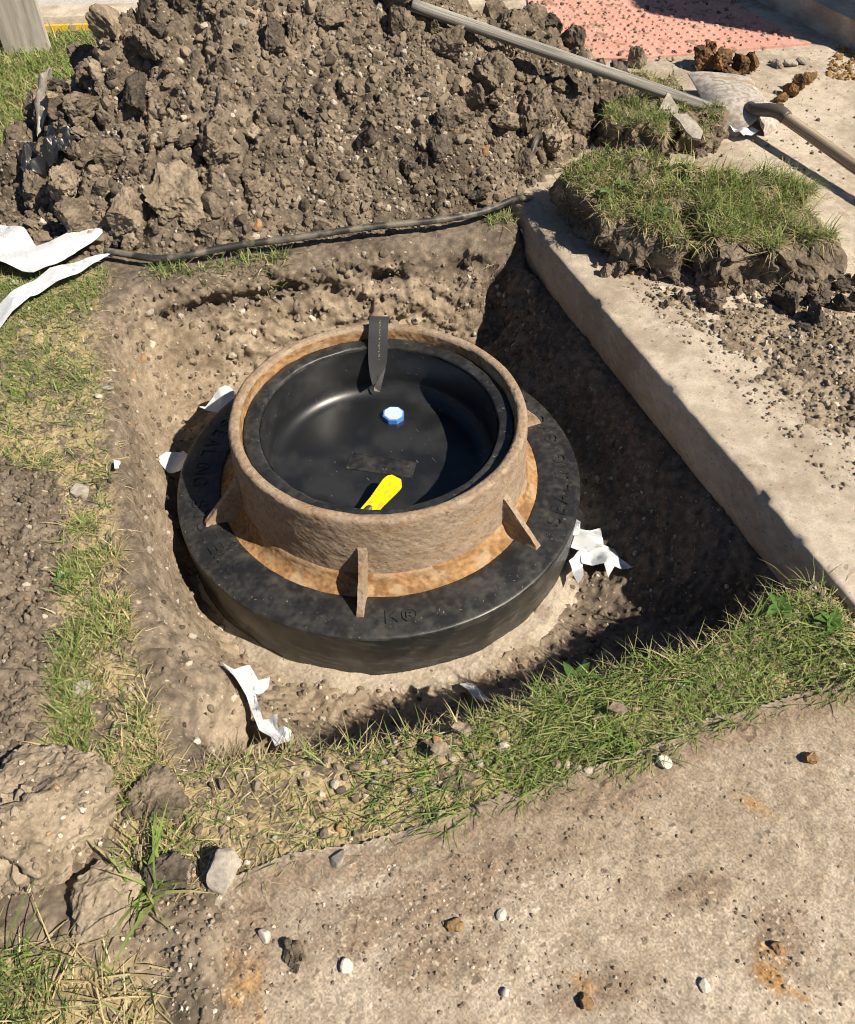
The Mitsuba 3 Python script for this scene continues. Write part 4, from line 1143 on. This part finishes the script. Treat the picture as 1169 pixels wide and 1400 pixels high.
walk_z = lambda x, y: np.maximum(0.0, F_loose(np.stack([x, y], -1)))
rng = np.random.default_rng(43)
crumbs(loose, 'crumb', [(.55, 2.09), (1.6, 2.04), (1.6, 1.15), (.96, 1.36), (.86, 1.52), (.78, 1.68), (.66, 1.88)], 3600, .003, .012, rng, 2.6, zf=walk_z, pale=.14, tint=1.15)
crumbs(loose, 'crumb', [(.50, 2.10), (.60, 1.86), (.74, 1.55), (.86, 1.25), (1.1, 1.1), (1.1, 1.3), (.86, 1.5), (.66, 1.95)], 700, .0015, .007, rng, 3.6, zf=walk_z, pale=.15, tint=1.15)
for i in range(74):
    a, b = (rng.uniform(.93, 1.55), 2.04 - .30 * rng.random() ** 1.5) if i < 58 else (rng.uniform(.62, 1.0), rng.uniform(1.9, 2.05))
    r = .012 + .038 * rng.random() ** 2.2
    place_lump(key_for(f'{loose}__clod'), (BIG_P if r > .03 else MED_P)[rng.integers(6)], 'clod_dark' if i < 40 else 'clod_brown', (a, b, float(walk_z(np.array([a]), np.array([b]))[0]) + r * .35), r, rng)


def lump(name, x, y, r, bsdf, label, cat, rng, zf, flat=.8, big=None, group=None, sink=.15):
    k = thing(name, label, cat, group)
    z = float(zf(np.array([x]), np.array([y]))[0])
    lib = STONES if name == 'stone' else BIG_P if (big if big is not None else r > .035) else MED_P
    place_lump(k, lib[rng.integers(len(lib))], bsdf, (x, y, z + r * flat * (.62 - sink)), r, rng, flat)
    return k


flat_z = lambda x, y: np.zeros(len(x))
pave_z = lambda x, y: F_pave(np.stack([x, y], -1))


def mud_thing(label, spots, bsdf, zf, rng, cat='mud lump', name='mud_lump'):
    """A lump of clay of several folds run together."""
    from manifold3d import Manifold
    ms = []
    for (x, y, z, r, s) in spots:
        v, f = rock(int(rng.integers(1000, 9000)), 4, 9, .22, 1.6, (1, .8, .7))
        A = rot(rng)
        v = (v @ A.T) * r * np.array([1, 1, s]) + [x, y, z]
        ms.append(mesh_of(v, f))
    return whole(name, trimesh.util.concatenate(ms), bsdf, label, cat, smooth=35)


rng = np.random.default_rng(47)
mud_thing('dark brown folded mud lump at the near edge of the red panel', [(1.06, 3.50, .035, .060, .9), (1.12, 3.47, .04, .065, .8), (1.19, 3.45, .03, .055, .8), (1.24, 3.47, .045, .040, 1.1), (1.09, 3.53, .07, .035, 1.0), (1.15, 3.43, .015, .05, .5)], 'clod_mud', flat_z, rng)
mud_thing('ragged string of brown clay right of the shovel blade', [(1.29, 3.20, .012, .030, .7), (1.33, 3.25, .02, .034, .9), (1.37, 3.29, .028, .036, 1.0), (1.41, 3.33, .028, .034, .9), (1.45, 3.38, .02, .026, .8), (1.26, 3.13, .01, .022, .7)], 'clod_mud', flat_z, rng)
mud_thing('grey brown dirt lump at the left corner of the red panel', [(.80, 3.53, .03, .045, 1.0), (.83, 3.52, .02, .035, 1.0)], 'clod_brown', flat_z, rng)
mud_thing('long flat grey stone lying between the mud and the kerb', [(1.36, 3.52, .01, .035, .5), (1.41, 3.53, .01, .035, .5), (1.46, 3.545, .01, .026, .5)], 'stone_grey', flat_z, rng, 'stone', 'stone')
mud_thing('brown soil clod on the walk above the tool handle', [(.455, 4.38, .03, .05, .9), (.50, 4.40, .03, .04, .9)], 'clod_brown', flat_z, rng)
rng = np.random.default_rng(53)
m, c = crumbs(None, '', [(.45, 3.5), (1.5, 3.6), (1.4, 4.4), (.4, 4.4)], 260, .004, .013, rng, 2.5, zf=lambda x, y: 0 * x + .009)
m2, c2 = crumbs(None, '', [(.75, 3.1), (1.6, 2.2), (2.0, 3.3), (1.6, 3.7), (1.0, 3.55)], 420, .0025, .010, rng, 3, zf=flat_z)
m3, c3 = crumbs(None, '', [(1.52, 3.42), (1.95, 3.2), (1.85, 3.5), (1.66, 3.72)], 420, .004, .014, rng, 2, zf=flat_z)
c3 = c3 * 0 + np.array([.30, .19, .09]) * np.random.default_rng(3).uniform(.6, 1.2, (len(c3), 1))
m, c = join((m, c), (m2, c2), (m3, c3))
whole('soil_crumb', m, 'tinted', 'small soil crumbs strewn over the sidewalk and the red panel', 'soil crumbs', kind='stuff', color=c)

# ------------------------------------------------------------------ shovel and the second tool's handle
def shaft(a, b, r0, r1, name, bsdf, parent, bow=0.0):
    a, b = np.array(a, float), np.array(b, float)
    t = np.linspace(0, 1, 40)
    p = a + (b - a) * t[:, None] + np.array([0, 0, 1]) * (bow * np.sin(np.pi * t))[:, None]
    sides = 12
    m = tube(p, r0 + (r1 - r0) * t, sides)
    u = np.r_[np.tile(np.arange(sides) / sides, 40), 0, 0]
    vv = np.r_[np.repeat(t * np.linalg.norm(b - a), sides), 0, 1]
    return part(parent, name, m, bsdf, smooth=True, uv=np.stack([u, vv], -1))


shovel = thing('shovel', 'square shovel with a worn steel blade lying on the sidewalk', 'shovel')
nb, mb = 21, 25
u, w = np.meshgrid(np.linspace(-1, 1, nb), np.linspace(0, 1, mb), indexing='ij')
width = .124 * np.where(w < .78, 1.0 - .02 * w, 1.0 - .02 * w - (np.clip(w - .78, 0, 1) / .22) ** 1.8 * .55)
lx_ = u * width
side_lift = -.046 * np.abs(u) ** 4 * np.clip(.25 + w * 1.6, 0, 1)
lz_ = side_lift + .020 * np.sin(np.pi * np.clip(w, 0, .8)) - .030 * (np.clip(w - .7, 0, 1) / .3) ** 2 * (1 - np.exp(-(u / .28) ** 2))
ly_ = -w * .36
o = np.array([1.065, 3.265, .075]); fwd = np.array([.13, -1.0, -.06]); fwd /= np.linalg.norm(fwd); sdv = np.array([-fwd[1], fwd[0], 0]); sdv = np.array([1.0, .10, -.12]); sdv /= np.linalg.norm(sdv)
upv = np.cross(sdv, -fwd); upv /= np.linalg.norm(upv)
if upv[2] < 0:
    upv = -upv
bl = o + lx_[..., None] * sdv + (-ly_)[..., None] * fwd + lz_[..., None] * upv
V0 = bl.reshape(-1, 3)
f0 = grid_faces(nb, mb)
k0 = len(V0)
bm_ = trimesh.Trimesh(V0, f0, process=False)
ed = bm_.edges[trimesh.grouping.group_rows(bm_.edges_sorted, require_count=1)]
blade = mesh_of(np.vstack([V0, V0 - upv * .003]), np.vstack([f0, f0[:, ::-1] + k0, np.stack([ed[:, 1], ed[:, 0], ed[:, 0] + k0], 1), np.stack([ed[:, 1], ed[:, 0] + k0, ed[:, 1] + k0], 1)]))
blade.fix_normals()
part(shovel, 'blade', blade, 'shovel_steel', smooth=40)
neck = o + fwd * .33 + upv * .012
sock_end = np.array([1.185, 2.86, .085])
part(shovel, 'socket', tube(smooth_path([neck - fwd * .05 - upv * .004, neck + upv * .012, neck * .5 + sock_end * .5 + [0, 0, .018], sock_end], 20), np.linspace(.021, .0220, 20), 12), 'dark_steel', smooth=True)
tail = sock_end + np.array([.27, -.63, -.033]) * 1.9
shaft(sock_end - (tail - sock_end) * .03, tail, .0185, .0195, 'handle', 'brown_wood', shovel)
tool = thing('tool_handle', 'long weathered grey wooden tool handle lying across the soil heap', 'tool handle')
P0, P1 = np.array([-.030, 2.90, .405]), np.array([.965, 2.98, .068])
shaft(P0 - (P1 - P0) * .02, P1, .0185, .0195, 'pole', 'grey_wood', tool)

# pale flat pieces by the turf
whole('slate_piece', sheet([(.758, 2.86), (.805, 2.96), (.825, 2.87), (.812, 2.81), (.775, 2.82)], lambda x, y: .10 + .25 * (y - 2.85) + 0 * x, folds(0, 31, .012, 2, .08), .006), 'stone_grey', 'upper grey flake of stone leaning on the turf', 'stone flake', smooth=25)
whole('slate_piece', sheet([(.792, 2.81), (.84, 2.82), (.882, 2.74), (.868, 2.70), (.845, 2.71)], lambda x, y: .095 + .3 * (y - 2.75) + 0 * x, folds(0, 32, .012, 2, .08), .006), 'stone_grey', 'lower grey flake of stone leaning on the turf', 'stone flake', smooth=25)
whole('paper_scrap', sheet([(1.005, 2.98), (1.06, 2.97), (1.12, 2.89), (1.06, 2.86), (1.04, 2.90)], lambda x, y: .02 + 0 * x, folds(0, 33, .02, 2, .05)), 'paper', 'white scrap showing under the shovel blade', 'paper scrap', smooth=25)

# ------------------------------------------------------------------ things on the lawn and the path in front
rng = np.random.default_rng(61)
bc, bf = rock(900, 5, 16, .10, 1.6, (1.0, .95, .50))
bd = (meshkit.fbm(bc * 30, 3, 905) - .5) * .05 + (np.abs(meshkit.fbm(bc * 3.4, 3, 906) - .5) - .12) * .30 + (meshkit.fbm(bc * 11, 4, 901) - .5) * .16 - .20 * np.clip(1 - np.abs(meshkit.fbm(bc * 2.1, 3, 907) - .5) / .022, 0, 1)
bc = bc * (1 + bd[:, None])
big = thing('clay_clod', 'big pale dry clay clod in the near left corner', 'soil clod')
big_m = mesh_of(bc * np.array([.128, .150, .260]) + [-.605, .505, .028], bf)
scene[f'{big}__lump'] = mikit.ply(big_m, 'dry_clay', smooth=40)
cp, cf = trimesh.sample.sample_surface(big_m, 5000, seed=9)
cp = cp[(big_m.face_normals[cf][:, 2] > .25)][:650]
cr = .0011 + .0065 * rng.random(len(cp)) ** 4
m, c = scatter(TINY, cp, cr, rng, colors=soil_tints(len(cp), rng, .15) * 1.35)
part(big, 'crumb', m, 'tinted', color=c, kind='stuff')
lump('clay_clod', -.475, .425, .070, 'dry_clay', 'brown clay clod at the right foot of the big pale clod', 'soil clod', rng, gz, .42)
lump('clay_clod', -.68, .40, .09, 'dry_clay', 'clay clod at the left frame edge below the big pale clod', 'soil clod', rng, gz, .6)
lump('clay_clod', -.435, .575, .058, 'clod_brown', 'dark crumbly clod in the grass at the lower left corner of the pit', 'soil clod', rng, gz, .45)
lump('clay_clod', -.395, .455, .045, 'clod_dark', 'dark clod beside the green blades right of the big clay clod', 'soil clod', rng, gz, .7)
lump('stone', -.305, .455, .040, 'stone_grey', 'pointed tan stone at the edge of the path below the straw', 'stone', rng, gz, .8)
lump('stone', -.135, .482, .022, 'stone_grey', 'grey stone on the border of the straw and the path', 'stone', rng, gz, .7)
for (a, b, r, mt, lab) in ((-.232, .368, .013, 'stone_pale', 'white pebble on the path left of the mud curl'), (-.113, .329, .012, 'stone_pale', 'cream pebble on the path right of the mud curl'), (.386, .632, .017, 'stone_pale', 'pale grey pebble at the grass edge in the middle right'), (.625, .640, .019, 'clod_orange', 'tan clay lump at the right end of the path'), (.108, .398, .010, 'stone_pale', 'small white pebble in the dark soil patch'), (.107, .298, .009, 'stone_pale', 'little cream pebble at the bottom of the path'), (.382, .306, .011, 'stone_pale', 'white pebble near the bottom right corner'), (.215, .285, .016, 'clod_orange', 'reddish clod at the bottom of the path'), (.04, .385, .016, 'clod_orange', 'rust coloured lump left of the white pebble'), (.495, .352, .013, 'clod_orange', 'orange clay lump near the orange smear')):
    lump('stone' if mt == 'stone_pale' else 'soil_lump', a, b, r, mt, lab, 'stone' if mt == 'stone_pale' else 'soil lump', rng, pave_z, .75 if mt == 'stone_pale' else .55, big=False, group='small stones on the path' if mt == 'stone_pale' else 'brown lumps on the path')
for (a, b, r, lab) in ((-.60, .775, .024, 'oval pale stone in the patchy grass left of the pit'), (-.77, 1.60, .020, 'grey pebble at the left lawn edge beside the pit'), (-.735, 1.245, .026, 'flat pale stone below the left lawn'), (-.40, .70, .010, 'small white pebble at the lower left lip of the pit')):
    lump('stone', a, b, r, 'stone_pale' if r < .02 else 'stone_grey', lab, 'stone', rng, gz, .6, big=True)
# mud curl on the path
mud_thing('small broken lump of grey mud between two pebbles on the path', [(-.195, .357, .003, .012, .8), (-.183, .350, .003, .013, .7), (-.187, .336, .002, .010, .7), (-.198, .343, .001, .009, .5), (-.176, .341, .001, .008, .5), (-.182, .327, .001, .007, .5)], 'clod_brown', pave_z, np.random.default_rng(4))

# crumbs on the ground
rng = np.random.default_rng(67)
ground_k = 'ground'
PATCH = [(-.299, .259), (-.274, .40), (-.093, .455), (.252, .572), (.458, .66), (.72, .745), (1.0, .80), (.9, .2), (-.3, .2)]
pw = lambda x, y: np.clip(.07 + sum(np.exp(-((x - a) / r) ** 2 - ((y - b) / s) ** 2) for a, b, r, s in soil_spots + [k[:4] for k in clay_spots]), 0, 1)
m, c = crumbs(None, '', PATCH, 3400, .0007, .0042, rng, 5.0, zf=pave_z, pale=.22, weight=pw, tint=1.15, sink=.5)
whole('grit', m, 'tinted', 'fine grit and soil crumbs strewn over the dusty path', 'grit', kind='stuff', color=c)
m, c = crumbs(None, '', LEFT_RIM + NEAR_RIM + [(.62, 1.2), (.30, 2.20)] + FAR_RIM[1:], 5200, .0018, .011, rng, 3.6, zf=gz, pale=.14, sink=.5)
whole('soil_crumb', m, 'tinted', 'crumbs of soil and small stones inside the pit', 'soil crumbs', kind='stuff', color=c)
v_pull = lambda w: np.c_[w[:, 0] * 0, w[:, 0] * 0, w[:, 0] * 0 + 1]
wall_f = g_faces[(steep[g_faces].min(1) > .25) & (F_pit(v_ground[g_faces].mean(1)[:, :2]) > .3)]
wp, _ = trimesh.sample.sample_surface(mesh_of(v_ground, wall_f), 4200, seed=5)
wp = wp[rng.random(len(wp)) < np.where((wp[:, 1] > 1.9) | (wp[:, 0] > .2), .55, np.where(wp[:, 1] < 1.3, .22, .5))]
r_ = .0020 + .0105 * rng.random(len(wp)) ** 3.4
r_ *= np.where((wp[:, 1] > 1.95) & (wp[:, 2] > -.24), 1.35, 1)
cc_ = soil_tints(len(wp), rng, .10) * np.where(wp[:, 2] > -.11, .72, 1.15)[:, None]
wp = wp - v_pull(wp) * r_[:, None] * .35
m, c = scatter(TINY, wp, r_, rng, colors=cc_)
whole('soil_crumb', m, 'tinted', 'crumbling lumps of soil stuck in the walls of the pit', 'soil crumbs', kind='stuff', color=c)
m, c = crumbs(None, '', DARK + [(-.75, .45)], 8000, .0014, .0095, rng, 3.6, zf=gz, pale=.05, tint=.9, sink=.5)
whole('soil_crumb', m, 'tinted', 'loose dark soil crumbs at the left edge of the lawn', 'soil crumbs', kind='stuff', color=c)
m, c = crumbs(None, '', [(-.62, .62), (-.36, .66), (-.25, .45), (-.28, .25), (-.42, .28), (-.48, .40)], 2000, .0012, .006, rng, 3.6, zf=gz, pale=.10, tint=1.35, sink=.5)
m2, c2 = crumbs(None, '', LAWN_LEFT, 1300, .003, .013, rng, 2.5, zf=gz, pale=.15)
m3, c3 = crumbs(None, '', LAWN_NEAR, 700, .003, .012, rng, 2.5, zf=gz, pale=.2)
m, c = join((m, c), (m2, c2), (m3, c3))
whole('soil_crumb', m, 'tinted', 'soil crumbs lying between the grass blades', 'soil crumbs', kind='stuff', color=c)

# broad-leaved weeds in the grass strip
def weed(x, y, n, size, label, seed, zf=gz, tint=(.095, .180, .050)):
    r = np.random.default_rng(seed)
    k = thing('weed', label, 'weed', 'broad-leaved weeds')
    z0 = float(zf(np.array([x]), np.array([y]))[0])
    for i in range(n):
        a = 2 * np.pi * i / n + r.uniform(-.4, .4)
        L = size * r.uniform(.7, 1.2); W = L * r.uniform(.34, .5)
        lift = r.uniform(.35, .9)
        t = np.linspace(0, 1, 8)
        wd = W * np.sin(np.pi * np.clip(t, .04, .98) ** .8) / 2 + .0012 * (1 - t)
        px = t * L; pz = .012 + lift * L * (t - .62 * t ** 2)
        v = np.vstack([np.c_[px, -wd, pz + wd * .35], np.c_[px, 0 * wd, pz - wd * .1], np.c_[px, wd, pz + wd * .35]])
        c, s = math.cos(a), math.sin(a)
        v = np.c_[v[:, 0] * c - v[:, 1] * s + x, v[:, 0] * s + v[:, 1] * c + y, v[:, 2] + z0]
        g = np.array(tint) * r.uniform(.75, 1.3)
        part(k, 'leaf', mesh_of(v, grid_faces(3, 8)), 'grass', smooth=True, color=np.tile(g, (len(v), 1)))
    return k


weed(.262, .800, 7, .042, 'broad-leaved weed on the pit edge in the middle of the grass strip', 1)
weed(.225, .825, 4, .034, 'small round-leaved weed leaning over the pit', 2)
for i, (a, b) in enumerate(((.47, 2.36), (.55, 2.30), (.60, 2.40), (.50, 2.26), (.66, 2.24), (.64, 2.14))):
    weed(a, b, 6, .030, ['grey green weed at the back left of the large turf sod', 'grey green weed in the middle of the large turf sod', 'grey green weed at the back right of the large turf sod', 'grey green weed at the front left of the large turf sod', 'grey green weed at the right of the large turf sod', 'grey green weed at the front tip of the large turf sod'][i], 20 + i, zf=lambda x, y: 0 * x + .125, tint=(.130, .190, .085))
weed(.66, .945, 6, .034, 'leafy weed in the grass at the right end of the strip', 3)
weed(.745, .91, 6, .028, 'bushy weed by the right frame edge', 4)
weed(-.70, 1.0, 3, .022, 'tiny bright two-leaved seedling beside the dark soil', 5)
r6 = np.random.default_rng(66)
xy = np.array([-.415, .435]) + r6.normal(0, .014, (46, 2))
mm, cc = blades(xy, gz(xy[:, 0], xy[:, 1]), r6, .085, .0055, .05, lean=(.3, 1.2))
whole('grass_tuft', mm, 'grass', 'strappy bright green grass tuft right of the big clay clod', 'grass', kind='stuff', color=cc)
for i, (a, b) in enumerate(((.055, .685), (.02, .645), (.32, .72))):
    whole('dead_leaf', sheet([(a - .016, b), (a - .005, b + .013), (a + .012, b + .010), (a + .018, b - .004), (a + .004, b - .014)], lambda x, y: gz(x, y) + .030, folds(0, 40 + i, .010, 3, .03), size=.006), 'clod_tan', ['curled brown dead leaf on the grass strip behind the other', 'tan dead leaf lowest on the grass strip', 'brown dead leaf in the grass left of the right-hand weeds'][i], 'dead leaf', smooth=25)

# ------------------------------------------------------------------ planks on the far lawn, van outside the frame
fence = thing('wooden_barrier', 'pale grey weathered planks standing upright on the far left lawn', 'barrier')
for (x0, x1, yy) in ((-1.700, -1.512, 3.685), (-1.905, -1.717, 3.685), (-2.11, -1.922, 3.685)):
    m = box((x1 - x0, .022, 1.0), ((x0 + x1) / 2, yy, .48), .003)
    part(fence, 'plank', m, 'plank')
part(fence, 'rail', box((.70, .04, .09), (-1.80, 3.718, .62), .004), 'plank')

van = thing('parked_van', 'plain white van parked beyond the right edge of the view', 'van')
VX, VY = 2.62, 3.20
prof = Polygon([(0, .32), (0, 1.95), (.06, 2.02), (3.1, 2.02), (3.7, 1.25), (4.6, 1.05), (4.75, .85), (4.75, .32)])
m = trimesh.creation.extrude_polygon(prof, 1.85, engine='earcut')
v = np.array(m.vertices)
m = mesh_of(np.c_[VX + v[:, 2], VY + v[:, 0], v[:, 1]], m.faces); m.fix_normals()
part(van, 'body', m, 'van_paint')
for (a, b) in ((0, .85), (0, 3.85), (1, .85), (1, 3.85)):
    m = trimesh.creation.cylinder(.33, .2, sections=32, transform=trimesh.transformations.rotation_matrix(math.pi / 2, [0, 1, 0]))
    m.apply_translation([VX + (.09 if a == 0 else 1.76), VY + b, .32])
    k = part(van, 'wheel', m, 'tyre', smooth=40)
    m = trimesh.creation.cylinder(.19, .215, sections=24, transform=trimesh.transformations.rotation_matrix(math.pi / 2, [0, 1, 0]))
    m.apply_translation([VX + (.09 if a == 0 else 1.76), VY + b, .32])
    part(k, 'rim', m, 'wheel_steel', smooth=40)
part(van, 'windscreen', mesh_of([[VX + .12, VY + 3.13, 1.99], [VX + 1.73, VY + 3.13, 1.99], [VX + 1.73, VY + 3.68, 1.285], [VX + .12, VY + 3.68, 1.285]] + np.array([0, .012, .012]), [[0, 1, 2], [0, 2, 3]]), 'van_glass')
part(van, 'side_window', box((.012, .75, .5), (VX - .004, VY + 2.9, 1.5), 0), 'van_glass')
for zc in (.45, 1.4):
    part(van, 'rear_window', box((.55, .012, .42), (VX + zc, VY - .004, 1.55), 0), 'van_glass')
for zc in (.12, 1.73):
    part(van, 'tail_lamp', box((.12, .03, .36), (VX + zc, VY - .01, .95), .01), 'lamp_red')
part(van, 'bumper', box((1.8, .12, .16), (VX + .925, VY - .05, .42), .02), 'tyre')
